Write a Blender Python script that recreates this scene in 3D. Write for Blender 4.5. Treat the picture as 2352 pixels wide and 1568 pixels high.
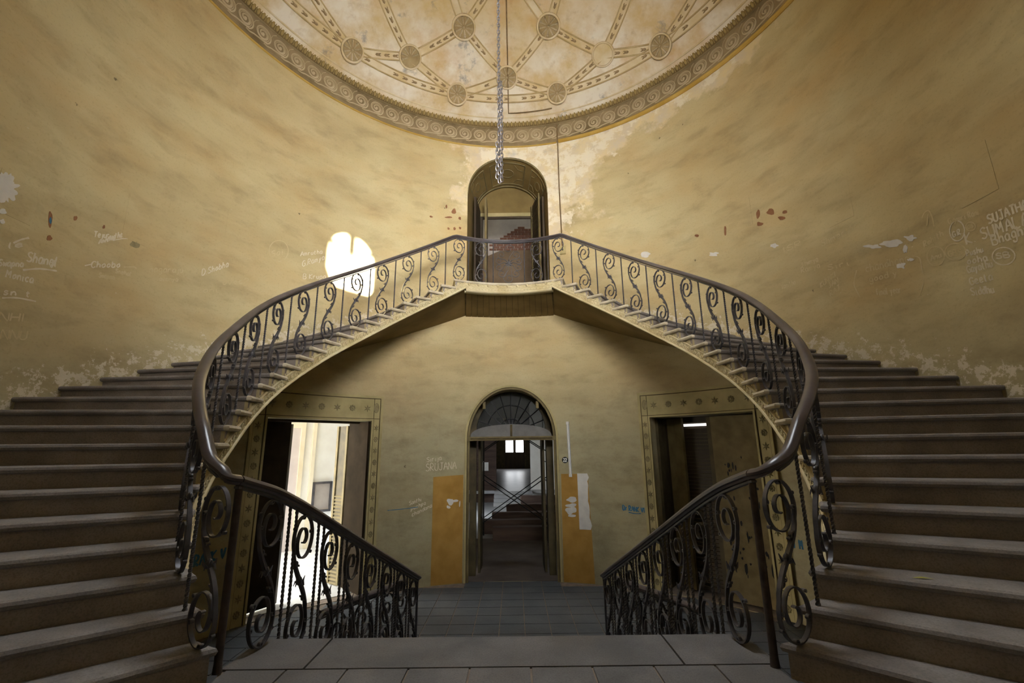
import bpy, bmesh, math, random
from math import pi, sin, cos, radians, hypot, atan2, sqrt
from mathutils import Vector, Matrix

# ------------------------------------------------------------------ clear
for o in list(bpy.data.objects):
    bpy.data.objects.remove(o, do_unlink=True)
S = bpy.context.scene
C = S.collection
rnd = random.Random(7)

# ------------------------------------------------------------------ camera
FPX = 1044.81                       # focal length in pixels of the 2352 px frame
CAM = Vector((0.0645, 0.0, 1.30))   # eye 1.3 m above the half landing (z = 0)
PITCH, ROLL, YAW = radians(13.243), radians(-0.685), radians(0.101)
def _axes():
    f = Vector((0, cos(PITCH), sin(PITCH))); u = Vector((0, -sin(PITCH), cos(PITCH))); r = Vector((1, 0, 0))
    r, u = r*cos(ROLL)+u*sin(ROLL), r*-sin(ROLL)+u*cos(ROLL)
    Z = Matrix.Rotation(YAW, 3, 'Z')
    return Z@r, Z@u, Z@f
RX, UX, FX = _axes()
cam = bpy.data.objects.new('camera', bpy.data.cameras.new('camera'))
C.objects.link(cam)
cam.data.sensor_width = 36; cam.data.lens = FPX*36/2352
cam.data.clip_start = 0.05; cam.data.clip_end = 300
cam.matrix_world = Matrix(((RX.x, UX.x, -FX.x, CAM.x), (RX.y, UX.y, -FX.y, CAM.y), (RX.z, UX.z, -FX.z, CAM.z), (0, 0, 0, 1)))
S.camera = cam

# ------------------------------------------------------------------ world, sun, daylight
w = bpy.data.worlds.new('sky'); S.world = w; w.use_nodes = True
bg = w.node_tree.nodes['Background']
bg.inputs[0].default_value = (0.80, 0.90, 1.0, 1); bg.inputs[1].default_value = 2.6
S.view_settings.view_transform = 'Standard'; S.view_settings.look = 'None'
S.view_settings.exposure = 0.0; S.view_settings.gamma = 1.0; S.view_settings.use_curve_mapping = False

YC, EA, EB = 4.642, 5.302, 5.635    # oval stairwell: centre y, half axes
def ell(t, k=1.0):                  # t in degrees from +x
    t = radians(t); return Vector((EA*k*cos(t), YC+EB*k*sin(t), 0))

SUN_ELEV = radians(14)
FAN_T = -75.0                       # where the sunlit fan window sits on the oval wall
FAN = ell(FAN_T)
PATCH = Vector((-3.34, 9.0, 5.26))
hd = Vector((PATCH.x-FAN.x, PATCH.y-FAN.y, 0)); FAN_Z = PATCH.z+hd.length*math.tan(SUN_ELEV)
hd.normalize()
sun_dir = Vector((hd.x*cos(SUN_ELEV), hd.y*cos(SUN_ELEV), -sin(SUN_ELEV)))
sun = bpy.data.objects.new('sun', bpy.data.lights.new('sun', 'SUN')); C.objects.link(sun)
sun.data.energy = 110; sun.data.angle = 0.015; sun.data.color = (1, 0.96, 0.90)
sun.rotation_euler = sun_dir.to_track_quat('-Z', 'Y').to_euler(); sun.location = (6, -14, 12)

def area(name, loc, aim, sx, sy, power, col=(1, 1, 1), spread=pi):
    l = bpy.data.lights.new(name, 'AREA'); l.shape = 'RECTANGLE'; l.size = sx; l.size_y = sy; l.energy = power; l.color = col; l.spread = spread
    o = bpy.data.objects.new(name, l); C.objects.link(o); o.location = loc
    o.rotation_euler = (Vector(aim)-Vector(loc)).to_track_quat('-Z', 'Y').to_euler()
    return o
# added soft light behind the camera, set before an unseen added window
area('back_fill', (0.9, -0.80, 5.6), (-1.2, 9.5, 7.7), 3.0, 3.2, 690, (1.0, 0.98, 0.95), radians(86))
# daylight falling through the glazed lantern at the crown of the dome
lan = area('daylight_lantern', (0, YC, 11.75), (0, YC, 0), 2.3, 2.3, 160, (0.90, 0.95, 1.0), radians(98)); lan.data.shape = 'DISK'
# daylight of the far panes, then an added side lamp brightening the hall
area('daylight_far_window', (0.0, 48.6, 1.4), (0.0, 30, -0.6), 1.6, 1.4, 20, (0.85, 0.92, 1.0))
area('hall_fill', (-2.5, 19.5, 0.8), (2.0, 21.5, -0.6), 2.5, 2.2, 230, (0.88, 0.94, 1.0))

# ------------------------------------------------------------------ mesh helpers
class MB:
    def __init__(s): s.v = []; s.f = []; s.uv = None
    def quad(s, a, b, c, d):
        n = len(s.v); s.v += [tuple(a), tuple(b), tuple(c), tuple(d)]; s.f.append((n, n+1, n+2, n+3)); return s
    def grid(s, rows, closed=False):
        n = len(s.v); m = len(rows[0])
        for r in rows: s.v += [tuple(p) for p in r]
        for i in range(len(rows)-1):
            for j in range(m if closed else m-1):
                k = (j+1) % m
                s.f.append((n+i*m+j, n+i*m+k, n+(i+1)*m+k, n+(i+1)*m+j))
        return s
    def box(s, x0, x1, y0, y1, z0, z1, fr=None):
        P = [(x0, y0, z0), (x1, y0, z0), (x1, y1, z0), (x0, y1, z0), (x0, y0, z1), (x1, y0, z1), (x1, y1, z1), (x0, y1, z1)]
        if fr: P = [fr(*p) for p in P]
        return s.hexa(P)
    def hexa(s, P):
        n = len(s.v); s.v += [tuple(p) for p in P]
        for q in ((3, 2, 1, 0), (4, 5, 6, 7), (0, 1, 5, 4), (1, 2, 6, 5), (2, 3, 7, 6), (3, 0, 4, 7)): s.f.append(tuple(n+i for i in q))
        return s
    def prism(s, poly, z0, z1, fr=None):          # poly: list of (x, y); z0, z1 numbers or lists
        n = len(s.v); m = len(poly)
        zz0 = z0 if isinstance(z0, list) else [z0]*m; zz1 = z1 if isinstance(z1, list) else [z1]*m
        for (p, z) in list(zip(poly, zz0))+list(zip(poly, zz1)):
            q = (p[0], p[1], z); s.v.append(tuple(fr(*q)) if fr else q)
        s.f.append(tuple(n+m-1-i for i in range(m))); s.f.append(tuple(n+m+i for i in range(m)))
        for i in range(m):
            k = (i+1) % m; s.f.append((n+i, n+k, n+m+k, n+m+i))
        return s
    def tube(s, path, r, n=6, cap=True, closed=False):
        P = [Vector(p) for p in path]; rows = []; m = len(P)
        up = None
        for i, p in enumerate(P):
            if closed: t = P[(i+1) % m]-P[i-1]
            else: t = P[min(i+1, m-1)]-P[max(i-1, 0)]
            if t.length < 1e-9: t = Vector((0, 0, 1))
            t.normalize()
            if up is None:
                up = Vector((0, 0, 1)) if abs(t.z) < 0.9 else Vector((0, 1, 0))
            b = t.cross(up)
            if b.length < 1e-6: b = t.cross(Vector((1, 0.3, 0)))
            b.normalize(); up2 = b.cross(t); up = up2
            rr = r[i] if isinstance(r, (list, tuple)) else r
            rows.append([p+b*(cos(2*pi*k/n)*rr)+up2*(sin(2*pi*k/n)*rr) for k in range(n)])
        if closed: rows.append(rows[0])
        base = len(s.v); s.grid(rows, True)
        if cap and not closed:
            s.f.append(tuple(base+n-1-k for k in range(n))); e = base+(m-1)*n; s.f.append(tuple(e+k for k in range(n)))
        return s
    def sweep(s, path, prof, cap=True):           # prof: (side, up) points, side horizontal
        P = [Vector(p) for p in path]; m = len(P); rows = []; last = Vector((1, 0, 0))
        for i, p in enumerate(P):
            t = P[min(i+1, m-1)]-P[max(i-1, 0)]; t.normalize()
            side = Vector((t.y, -t.x, 0))
            side = side.normalized() if side.length > 1e-6 else last
            last = side; u = side.cross(t)
            rows.append([p+side*a+u*b for a, b in prof])
        base = len(s.v); s.grid(rows, True); n = len(prof)
        if cap:
            s.f.append(tuple(base+n-1-k for k in range(n))); e = base+(m-1)*n; s.f.append(tuple(e+k for k in range(n)))
        return s
    def ribbon(s, pts, wid, th, y0=0.0):          # flat iron strip: curve in x-z, wide in y; th number or list
        m = len(pts); L = []
        for i, p in enumerate(pts):
            a = pts[max(i-1, 0)]; b = pts[min(i+1, m-1)]; tx, tz = b[0]-a[0], b[1]-a[1]; l = hypot(tx, tz) or 1
            nx, nz = -tz/l, tx/l; t = th[i] if isinstance(th, list) else th
            L.append([(p[0]+nx*t/2, y0-wid/2, p[1]+nz*t/2), (p[0]+nx*t/2, y0+wid/2, p[1]+nz*t/2), (p[0]-nx*t/2, y0+wid/2, p[1]-nz*t/2), (p[0]-nx*t/2, y0-wid/2, p[1]-nz*t/2)])
        base = len(s.v); s.grid(L, True); s.f.append((base+3, base+2, base+1, base)); e = base+(m-1)*4; s.f.append((e, e+1, e+2, e+3))
        return s
    def lathe(s, prof, n=12, fr=None, a0=0, a1=2*pi):   # prof (r, z)
        rows = []
        for r, z in prof:
            row = [(r*cos(a0+(a1-a0)*k/n), r*sin(a0+(a1-a0)*k/n), z) for k in range(n)]
            rows.append([fr(*p) for p in row] if fr else row)
        return s.grid(rows, True)
    def ball(s, c, rx, ry, rz, n=8, m=5):
        rows = []
        for i in range(m+1):
            a = -pi/2+pi*i/m; q = max(cos(a), 0.02)
            rows.append([(c[0]+rx*q*cos(2*pi*k/n), c[1]+ry*q*sin(2*pi*k/n), c[2]+rz*sin(a)) for k in range(n)])
        return s.grid(rows, True)
    def mesh(s, name, m=None, smooth=False):
        me = bpy.data.meshes.new(name); me.from_pydata(s.v, [], s.f); me.validate(); me.update()
        if s.uv:
            uvl = me.uv_layers.new(name='UVMap')
            for l in me.loops: uvl.data[l.index].uv = s.uv[l.vertex_index]
        if m: me.materials.append(m)
        if smooth:
            for p in me.polygons: p.use_smooth = True
            try: me.set_sharp_from_angle(angle=radians(40))
            except Exception: pass
        return me
    def build(s, name, m=None, parent=None, smooth=False):
        return put(name, s.mesh(name, m, smooth), parent)
def put(name, me, parent=None, mw=None):
    o = bpy.data.objects.new(name, me); C.objects.link(o)
    if parent is not None: o.parent = parent
    if mw is not None: o.matrix_local = mw
    return o
def thing(name, label, cat, loc=(0, 0, 0), group=None, kind=None):
    o = bpy.data.objects.new(name, None); C.objects.link(o); o.location = loc; o.empty_display_size = 0.1
    return tag(o, label, cat, group, kind)
def tag(o, label=None, cat=None, group=None, kind=None):
    if label: o['label'] = label
    if cat: o['category'] = cat
    if group: o['group'] = group
    if kind: o['kind'] = kind
    return o
def frame_m(o, ex, ey, ez):
    return Matrix(((ex[0], ey[0], ez[0], o[0]), (ex[1], ey[1], ez[1], o[1]), (ex[2], ey[2], ez[2], o[2]), (0, 0, 0, 1)))
def catmull(P, n=8):
    out = []
    P = [Vector(p) for p in P]
    for i in range(len(P)-1):
        p0 = P[max(i-1, 0)]; p1 = P[i]; p2 = P[i+1]; p3 = P[min(i+2, len(P)-1)]
        for k in range(n):
            t = k/n
            out.append(0.5*((2*p1)+(p2-p0)*t+(2*p0-5*p1+4*p2-p3)*t*t+(3*p1-p0-3*p2+p3)*t**3))
    out.append(P[-1]); return out
def lerp(a, b, t): return a+(b-a)*t
def interp(x, X, Y):
    if x <= X[0]: return Y[0]
    for i in range(len(X)-1):
        if x <= X[i+1]: return lerp(Y[i], Y[i+1], (x-X[i])/(X[i+1]-X[i]))
    return Y[-1]

# ------------------------------------------------------------------ materials
class NB:
    def __init__(s, name, rough=0.8, spec=0.3, metal=0.0):
        s.m = bpy.data.materials.new(name); s.m.use_nodes = True; s.t = s.m.node_tree; s.b = s.t.nodes['Principled BSDF']
        s.b.inputs['Roughness'].default_value = rough; s.b.inputs['Metallic'].default_value = metal
        s.b.inputs['Specular IOR Level'].default_value = spec
    def n(s, typ, **k):
        x = s.t.nodes.new(typ)
        for a, b in k.items(): setattr(x, a, b)
        return x
    def setin(s, sock, v):
        if isinstance(v, bpy.types.NodeSocket): s.t.links.new(v, sock)
        elif isinstance(v, (tuple, list)) and len(v) == 3 and sock.type == 'RGBA': sock.default_value = (*v, 1)
        else: sock.default_value = v
    def coord(s, which='Object'): return s.n('ShaderNodeTexCoord').outputs[which]
    def pos(s): return s.n('ShaderNodeNewGeometry').outputs['Position']
    def xyz(s, v):
        x = s.n('ShaderNodeSeparateXYZ'); s.setin(x.inputs[0], v); return x.outputs
    def map(s, v, sc=(1, 1, 1), loc=(0, 0, 0), rot=(0, 0, 0)):
        x = s.n('ShaderNodeMapping'); s.setin(x.inputs[0], v); x.inputs['Scale'].default_value = sc; x.inputs['Location'].default_value = loc; x.inputs['Rotation'].default_value = rot
        return x.outputs[0]
    def noise(s, v, scale=5, det=4, rough=0.55, dist=0.0):
        x = s.n('ShaderNodeTexNoise'); s.setin(x.inputs['Vector'], v); x.inputs['Scale'].default_value = scale; x.inputs['Detail'].default_value = det; x.inputs['Roughness'].default_value = rough; x.inputs['Distortion'].default_value = dist
        return x.outputs['Fac']
    def ramp(s, f, a, b):          # smooth 0..1 between a and b (a may exceed b)
        x = s.n('ShaderNodeMapRange'); x.clamp = True; s.setin(x.inputs[0], f); x.inputs[1].default_value = a; x.inputs[2].default_value = b
        return x.outputs[0]
    def mth(s, op, a, b=0.0):
        x = s.n('ShaderNodeMath', operation=op); s.setin(x.inputs[0], a); s.setin(x.inputs[1], b); return x.outputs[0]
    def mul(s, a, b): return s.mth('MULTIPLY', a, b)
    def add(s, a, b): return s.mth('ADD', a, b)
    def mix(s, f, a, b):
        x = s.n('ShaderNodeMix', data_type='RGBA'); s.setin(x.inputs[0], f); s.setin(x.inputs[6], a); s.setin(x.inputs[7], b); return x.outputs[2]
    def bump(s, h, st=0.3, d=0.01):
        x = s.n('ShaderNodeBump'); x.inputs['Strength'].default_value = st; x.inputs['Distance'].default_value = d; s.setin(x.inputs['Height'], h)
        s.t.links.new(x.outputs[0], s.b.inputs['Normal'])
    def col(s, c): s.setin(s.b.inputs['Base Color'], c); return s
    def rough(s, v): s.setin(s.b.inputs['Roughness'], v)
def lin(r, g, b):
    f = lambda c: (c/255/12.92) if c <= 10.3 else ((c/255+0.055)/1.055)**2.4
    return (f(r), f(g), f(b))
def simple(name, c1, c2=None, scale=6, rough=0.7, spec=0.3, metal=0.0, bump=0.15, det=5, st=(1, 1, 1), a=0.35, b=0.65):
    n = NB(name, rough, spec, metal)
    v = n.map(n.coord('Object'), st)
    f = n.noise(v, scale, det)
    n.col(n.mix(n.ramp(f, a, b), lin(*c1), lin(*(c2 or c1))))
    if bump: n.bump(n.noise(v, scale*6, 3), bump, 0.004)
    return n.m

def wall_material():
    n = NB('ochre_plaster', 0.85, 0.2)
    uv = n.coord('UV'); u, v, _ = n.xyz(uv)
    p2 = n.map(uv, (1, 1, 1))
    big = n.noise(p2, 0.5, 3)
    base = n.mix(n.ramp(big, 0.3, 0.7), lin(192, 172, 126), lin(206, 192, 150))
    base = n.mix(n.mul(n.ramp(n.noise(n.map(uv, (0.7, 1.2, 1), (8, 3, 0)), 0.9, 4), 0.48, 0.7), 0.4), base, lin(192, 158, 104))
    # the lower storey turns to a greyer, greener ochre
    low = n.ramp(n.add(v, n.mul(n.noise(p2, 1.0, 3), 0.8)), 3.6, 1.9)
    base = n.mix(n.mul(low, 0.92), base, lin(168, 160, 128))
    streak = n.noise(n.map(uv, (0.5, 1.5, 1)), 0.8, 5, 0.55, 0.3)
    base = n.mix(n.mul(n.ramp(streak, 0.45, 0.85), 0.55), base, lin(138, 116, 74))
    s2 = n.noise(n.map(uv, (1.1, 2.6, 1), (3, 7, 0)), 1.3, 6, 0.6, 0.2)
    base = n.mix(n.mul(n.ramp(s2, 0.50, 0.85), 0.5), base, lin(120, 102, 72))
    gr = n.noise(p2, 28, 3, 0.6)
    base = n.mix(n.mul(n.ramp(gr, 0.55, 0.75), 0.22), base, lin(120, 100, 62))
    # peeled, pale lime plaster about the upper door and along the right cornice
    nz = n.noise(p2, 1.1, 7, 0.66)
    au = n.mth('ABSOLUTE', n.add(u, -0.45))
    d1 = n.add(n.mul(n.ramp(au, 2.6, 0.9), n.ramp(v, 5.3, 6.8)), n.mul(n.mul(n.ramp(v, 7.7, 8.9), n.ramp(u, 0.6, 1.6)), n.ramp(u, 7.2, 5.2)))
    d1 = n.mth('MINIMUM', d1, 1.0)
    pe = n.ramp(n.add(n.mul(nz, 1.0), n.mul(d1, 0.46)), 0.76, 0.84)
    pale = n.mix(n.ramp(n.noise(p2, 3.5, 5), 0.35, 0.65), lin(226, 206, 160), lin(214, 200, 178))
    base = n.mix(n.mul(pe, 0.8), base, pale)
    pw = n.ramp(n.add(n.noise(n.map(uv, (1, 1, 1), (9, 2, 0)), 2.6, 8, 0.72), n.mul(d1, 0.32)), 0.78, 0.84)
    base = n.mix(n.mul(pw, 0.75), base, lin(232, 222, 200))
    # bluish damp near the cornice over the door
    bl = n.mul(n.ramp(n.noise(p2, 2.0, 6), 0.55, 0.66), n.mul(n.ramp(v, 8.3, 8.8), n.ramp(au, 1.9, 0.6)))
    base = n.mix(n.mul(bl, 0.6), base, lin(150, 150, 156))
    # chalk-white chips, plus a crumbled band just above the stair treads
    chip = n.noise(p2, 7.5, 7, 0.75)
    au0 = n.mth('ABSOLUTE', u)
    stepline = n.add(n.mul(au0, -0.396), 5.22)            # height of the treads along the wall
    dd = n.add(v, n.mul(stepline, -1.0))
    near = n.mul(n.ramp(dd, 0.50, 0.10), n.ramp(dd, -0.3, -0.05))
    mid = n.mul(n.ramp(v, 6.4, 5.6), n.ramp(dd, -0.2, 0.1))
    thr = n.add(chip, n.add(n.mul(near, 0.19), n.mul(mid, 0.03)))
    base = n.mix(n.mul(n.ramp(thr, 0.715, 0.735), 0.8), base, lin(222, 212, 190))
    rust = n.noise(n.map(uv, (1, 1.3, 1), (4, 1, 0)), 3.1, 6, 0.7)
    base = n.mix(n.mul(n.ramp(rust, 0.735, 0.76), 0.75), base, lin(140, 92, 52))
    spk = n.noise(n.map(uv, (1, 1, 1), (6, 6, 0)), 5.5, 3, 0.5)
    base = n.mix(n.mul(n.ramp(spk, 0.745, 0.77), 0.7), base, lin(70, 56, 40))
    # grime patches of the lower storey, deepened to stand for its weaker light
    gm = n.noise(n.map(uv, (0.8, 1.2, 1), (2, 5, 0)), 1.6, 7, 0.68)
    base = n.mix(n.mul(n.mul(n.ramp(gm, 0.48, 0.74), low), 0.5), base, lin(100, 90, 62))
    n.col(base)
    n.bump(n.add(n.mul(n.noise(p2, 9, 6), 1.0), n.mul(pe, -0.25)), 0.25, 0.02)
    return n.m
def dome_material():
    n = NB('dome_plaster', 0.85, 0.2); p = n.pos()
    a = n.noise(p, 1.1, 6, 0.62); b = n.noise(n.map(p, (1, 1, 1), (5, 3, 1)), 0.8, 6, 0.65); c = n.noise(p, 6, 5)
    x, y, z = n.xyz(p)
    base = n.mix(n.ramp(a, 0.36, 0.56), lin(200, 176, 132), lin(222, 212, 194))
    top = n.ramp(n.add(z, n.mul(n.noise(p, 0.7, 4), 1.2)), 10.9, 11.6)
    base = n.mix(n.mul(top, 0.7), base, lin(196, 170, 116))
    base = n.mix(n.mul(n.ramp(b, 0.52, 0.72), 0.6), base, lin(188, 142, 82))
    base = n.mix(n.mul(n.ramp(n.noise(n.map(p, (1, 1, 1), (1, 9, 2)), 1.3, 7, 0.7), 0.60, 0.68), 0.7), base, lin(124, 120, 120))
    base = n.mix(n.mul(n.ramp(c, 0.55, 0.75), 0.35), base, lin(160, 128, 78))
    n.col(base); n.bump(c, 0.2, 0.01); return n.m
def stone_material(name, c1, c2, c3, sc=3.0, rough=0.75):
    n = NB(name, rough, 0.35); p = n.pos()
    base = n.mix(n.ramp(n.noise(p, sc, 6, 0.6), 0.35, 0.68), lin(*c1), lin(*c2))
    base = n.mix(n.mul(n.ramp(n.noise(p, sc*0.35, 4), 0.45, 0.7), 0.6), base, lin(*c3))
    gr = n.noise(p, 90, 2, 0.6)
    base = n.mix(n.mul(n.ramp(gr, 0.45, 0.7), 0.35), base, lin(*[k*0.55 for k in c1]))
    n.col(base); n.bump(n.add(gr, n.mul(n.noise(p, 14, 4), 1.4)), 0.35, 0.006); return n.m

M = {}
M['wall'] = wall_material()
M['dome'] = dome_material()
M['rib'] = simple('rib_plaster', (196, 172, 124), (214, 200, 170), 2.2, 0.85)
M['bud'] = simple('bud_plaster', (132, 110, 78), (170, 148, 112), 9, 0.9)
M['rosette_disc'] = simple('rosette_disc_plaster', (142, 122, 84), (168, 148, 110), 3.5, 0.85)
M['rosette'] = simple('rosette_plaster', (156, 138, 100), (190, 172, 134), 3.5, 0.85)
M['frieze'] = simple('frieze_plaster', (112, 95, 66), (150, 132, 100), 1.6, 0.85)
M['frieze_scroll'] = simple('frieze_scroll_plaster', (162, 143, 108), (194, 177, 146), 2.4, 0.85)
M['rib_edge'] = simple('rib_edge_plaster', (164, 140, 94), (190, 168, 126), 3, 0.85)
M['eggband'] = simple('egg_band_plaster', (96, 80, 48), (122, 102, 66), 4, 0.9)
M['panelgrey'] = simple('dusty_grey_panel', (104, 102, 100), (120, 118, 116), 4, 0.9)
M['egg'] = simple('egg_plaster', (132, 110, 62), (160, 138, 88), 5, 0.85)
M['gold'] = simple('ochre_ledge', (176, 142, 62), (196, 164, 88), 2, 0.8)
M['tread'] = stone_material('stair_stone', (118, 112, 108), (146, 140, 136), (104, 96, 90))
M['riser'] = stone_material('riser_stone', (134, 124, 116), (160, 150, 142), (118, 108, 100))
M['granite'] = stone_material('landing_granite', (88, 88, 90), (114, 112, 112), (92, 84, 76), 2.2)
M['joint'] = simple('lime_joint', (134, 120, 106), (110, 98, 88), 8, 0.95)
M['slate'] = stone_material('floor_slate', (70, 75, 80), (92, 94, 96), (80, 76, 72), 1.4, 0.6)
M['string'] = simple('string_plaster', (186, 170, 128), (206, 194, 158), 3.0, 0.85)
M['string_dark'] = simple('string_field_plaster', (160, 144, 104), (186, 172, 134), 4.0, 0.9)
M['nosing'] = simple('nosing_plaster', (168, 156, 132), (200, 190, 166), 5.0, 0.85)
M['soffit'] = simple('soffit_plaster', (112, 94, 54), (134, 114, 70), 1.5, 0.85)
M['iron'] = simple('wrought_iron', (62, 61, 66), (88, 86, 90), 9, 0.42, 0.5, 0.2, 0.1)
M['iron_rust'] = simple('rusty_iron', (56, 48, 44), (78, 68, 62), 12, 0.7, 0.4, 0.2)
M['doorwood'] = simple('dark_door_wood', (58, 48, 36), (76, 64, 48), 3, 0.6, 0.35, 0, 0.15, 5, (1, 1, 0.2))
M['olive'] = simple('olive_paint', (104, 92, 60), (126, 112, 76), 4, 0.7)
M['olive_dark'] = simple('dark_olive_paint', (70, 62, 44), (92, 82, 56), 4, 0.65)
M['doorframe'] = simple('door_surround_plaster', (160, 148, 104), (182, 168, 122), 2.5, 0.85)
M['motif'] = simple('motif_plaster', (128, 118, 86), (150, 140, 104), 9, 0.9)
M['groove'] = simple('groove_dark', (66, 56, 36), (90, 78, 50), 6, 0.9)
M['white'] = simple('white_limewash', (226, 222, 214), (238, 236, 230), 1.5, 0.85)
M['cream'] = simple('cream_paint', (228, 212, 180), (236, 224, 198), 2, 0.8)
M['pink'] = simple('pale_door_paint', (206, 194, 190), (216, 206, 202), 2, 0.7)
M['steel'] = simple('chain_steel', (104, 98, 96), (142, 138, 138), 14, 0.35, 0.6, 0.8, 0.1)
M['pipe'] = simple('rust_conduit', (110, 88, 56), (132, 108, 74), 10, 0.7)
M['black'] = simple('black_enamel', (14, 15, 18), (20, 21, 24), 5, 0.5)
M['timber'] = simple('old_timber', (66, 52, 46), (86, 70, 62), 3, 0.8, 0.25, 0, 0.3, 5, (0.3, 3, 3))
M['darkfloor'] = simple('dark_floor', (84, 74, 68), (100, 90, 82), 2, 0.8)
M['marble'] = simple('worn_marble', (150, 150, 152), (170, 170, 170), 1.2, 0.35, 0.5)
M['yellow'] = simple('yellow_wash', (166, 126, 58), (184, 144, 74), 3.0, 0.85)
M['chalk'] = simple('chalk_line', (208, 196, 168), (220, 210, 186), 8, 0.95, 0.1, 0, 0)
M['chalk_faint'] = simple('faint_chalk_line', (196, 178, 134), (206, 190, 150), 8, 0.95, 0.1, 0, 0)
M['blue'] = simple('blue_stencil', (52, 100, 136), (70, 116, 146), 12, 0.9)
M['paper'] = simple('paper', (204, 202, 198), (220, 218, 214), 6, 0.9, 0.1, 0, 0)
M['limewhite'] = simple('bare_lime', (208, 204, 198), (222, 218, 210), 6, 0.95)
M['leafshade'] = simple('shaded_leaf_wood', (34, 28, 20), (46, 38, 28), 3, 0.95, 0.05)  # shade of a roof not built is put into this leaf colour
M['barepatch'] = simple('bare_brown_plaster', (88, 72, 54), (106, 88, 68), 3, 0.95)
M['brickdark'] = simple('dark_brick', (84, 54, 42), (104, 70, 54), 6, 0.9)
M['brick'] = simple('old_brick', (124, 84, 56), (150, 108, 76), 6, 0.9)
M['greyplaster'] = simple('grey_plaster', (150, 142, 136), (170, 162, 154), 2, 0.9)
M['tube'] = simple('tube_batten', (196, 202, 212), (206, 210, 218), 4, 0.4)
M['leafgreen'] = simple('dry_leaf', (150, 146, 66), (170, 164, 84), 9, 0.8)
M['dado'] = simple('pale_green_dado', (170, 176, 142), (182, 186, 154), 2, 0.85)
def rail_material():
    n = NB('handrail_wood', 0.28, 0.55); p = n.pos()
    f = n.noise(p, 2.5, 4, 0.6)
    n.col(n.mix(n.ramp(f, 0.35, 0.65), lin(58, 51, 52), lin(84, 77, 79))); n.rough(0.30); n.bump(n.noise(p, 30, 2), 0.02, 0.002); return n.m
M['rail'] = rail_material()
def glass_material():
    n = NB('dusty_glass', 0.25, 0.5); n.col(lin(44, 46, 42)); n.b.inputs['Transmission Weight'].default_value = 0.2; n.b.inputs['Alpha'].default_value = 0.6
    n.b.inputs['Specular IOR Level'].default_value = 0.2; n.rough(n.add(n.mul(n.noise(n.pos(), 6, 4), 0.4), 0.4)); return n.m
M['glass'] = glass_material()
def emis(name, c, st):
    n = NB(name, 1, 0); n.col((0, 0, 0)); n.b.inputs['Emission Color'].default_value = (*c, 1); n.b.inputs['Emission Strength'].default_value = st
    f = n.noise(n.pos(), 0.8, 2); n.setin(n.b.inputs['Emission Strength'], n.add(n.mul(f, 0.1*st), st)); return n.m
M['lit'] = emis('daylit_pane', (1.0, 1.0, 1.0), 6)
M['lit_slit'] = emis('daylit_gap', (1.0, 0.96, 0.9), 1.6)

# ------------------------------------------------------------------ the oval wall in (s, z): s runs along the wall, 0 opposite the camera
_T = [90-180*i/3000 for i in range(3001)]; _S = [0.0]
for i in range(3000):
    _S.append(_S[-1]+(ell(_T[i+1])-ell(_T[i])).length)
SMAX = _S[-1]
def t_of_s(s):
    a = abs(s); i = min(int(a/SMAX*3000), 2999)
    while i > 0 and _S[i] > a: i -= 1
    while i < 2999 and _S[i+1] < a: i += 1
    t = lerp(_T[i], _T[i+1], (a-_S[i])/(_S[i+1]-_S[i]))
    return t if s >= 0 else 180-t
def s_of_t(t):                      # t in -90..270
    tt = t if t <= 90 else 180-t
    x = (90-tt)/180*3000; i = min(int(x), 2999); s = lerp(_S[i], _S[i+1], x-i)
    return s if t <= 90 else -s
def wn(t):                          # inward normal
    v = Vector((cos(radians(t))/EA, sin(radians(t))/EB, 0)); v.normalize(); return -v
def W(s, z, off=0.0):
    t = t_of_s(s); p = ell(t)+wn(t)*off; p.z = z; return p
def wframe(s, z, off=0.0):          # x along the wall to the right, y outward (away from the room), z up
    t = t_of_s(s); n = wn(t); ex = Vector((-n.y, n.x, 0))*-1
    ey = -n
    return frame_m(W(s, z, off), ex, ey, (0, 0, 1))
def ray(x, y):
    return RX*((x-1176)/FPX)+UX*((784-y)/FPX)+FX
def wat(x, y):                      # the spot on the wall seen at a photograph pixel -> (s, z)
    d = ray(x, y); A = (d.x/EA)**2+(d.y/EB)**2; B = 2*(CAM.x*d.x/EA**2+(CAM.y-YC)*d.y/EB**2); c = (CAM.x/EA)**2+((CAM.y-YC)/EB)**2-1
    k = (-B+sqrt(B*B-4*A*c))/(2*A); p = CAM+d*k
    t = math.degrees(atan2((p.y-YC)/EB, p.x/EA))
    if t < -90: t += 360
    return s_of_t(t), p.z

ZF = -1.36                          # lower floor
R = 0.17288                         # riser
ZT = 27*R                           # upper landing
WTOP = 9.40

# openings: s0, s1, bottom, top(s), depth of reveal
def arch(c, hw, spring, rise): return lambda s: spring+rise*sqrt(max(0.0, 1-((s-c)/hw)**2))
fan_s = s_of_t(FAN_T)
OPEN = [
    (-0.93, 0.93, ZF, arch(0, 0.93, 1.53, 1.07), 0.52),
    (-1.02, 0.98, ZT, arch(-0.02, 1.0, 7.51, 1.06), 0.0),
    (-5.0, -3.02, ZF, lambda s: 1.885, 0.42),
    (3.02, 5.0, ZF, lambda s: 1.885, 0.42),
    (fan_s-0.46, fan_s+0.46, FAN_Z-0.66, arch(fan_s, 0.46, FAN_Z, 0.54), 0.12),
]
cuts = set()
k = -SMAX
while k < SMAX: cuts.add(round(k, 4)); k += 0.26
cuts.add(round(SMAX, 4))
for s0, s1, zb, zt, d in OPEN:
    nn = 28 if zt((s0+s1)/2) != zt(s0) else 8
    for i in range(nn+1):
        f = i/nn
        cuts.add(round((s0+s1)/2-(s1-s0)/2*cos(pi*f), 4))
cuts = sorted(cuts)
cc = [cuts[0]]
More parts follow.
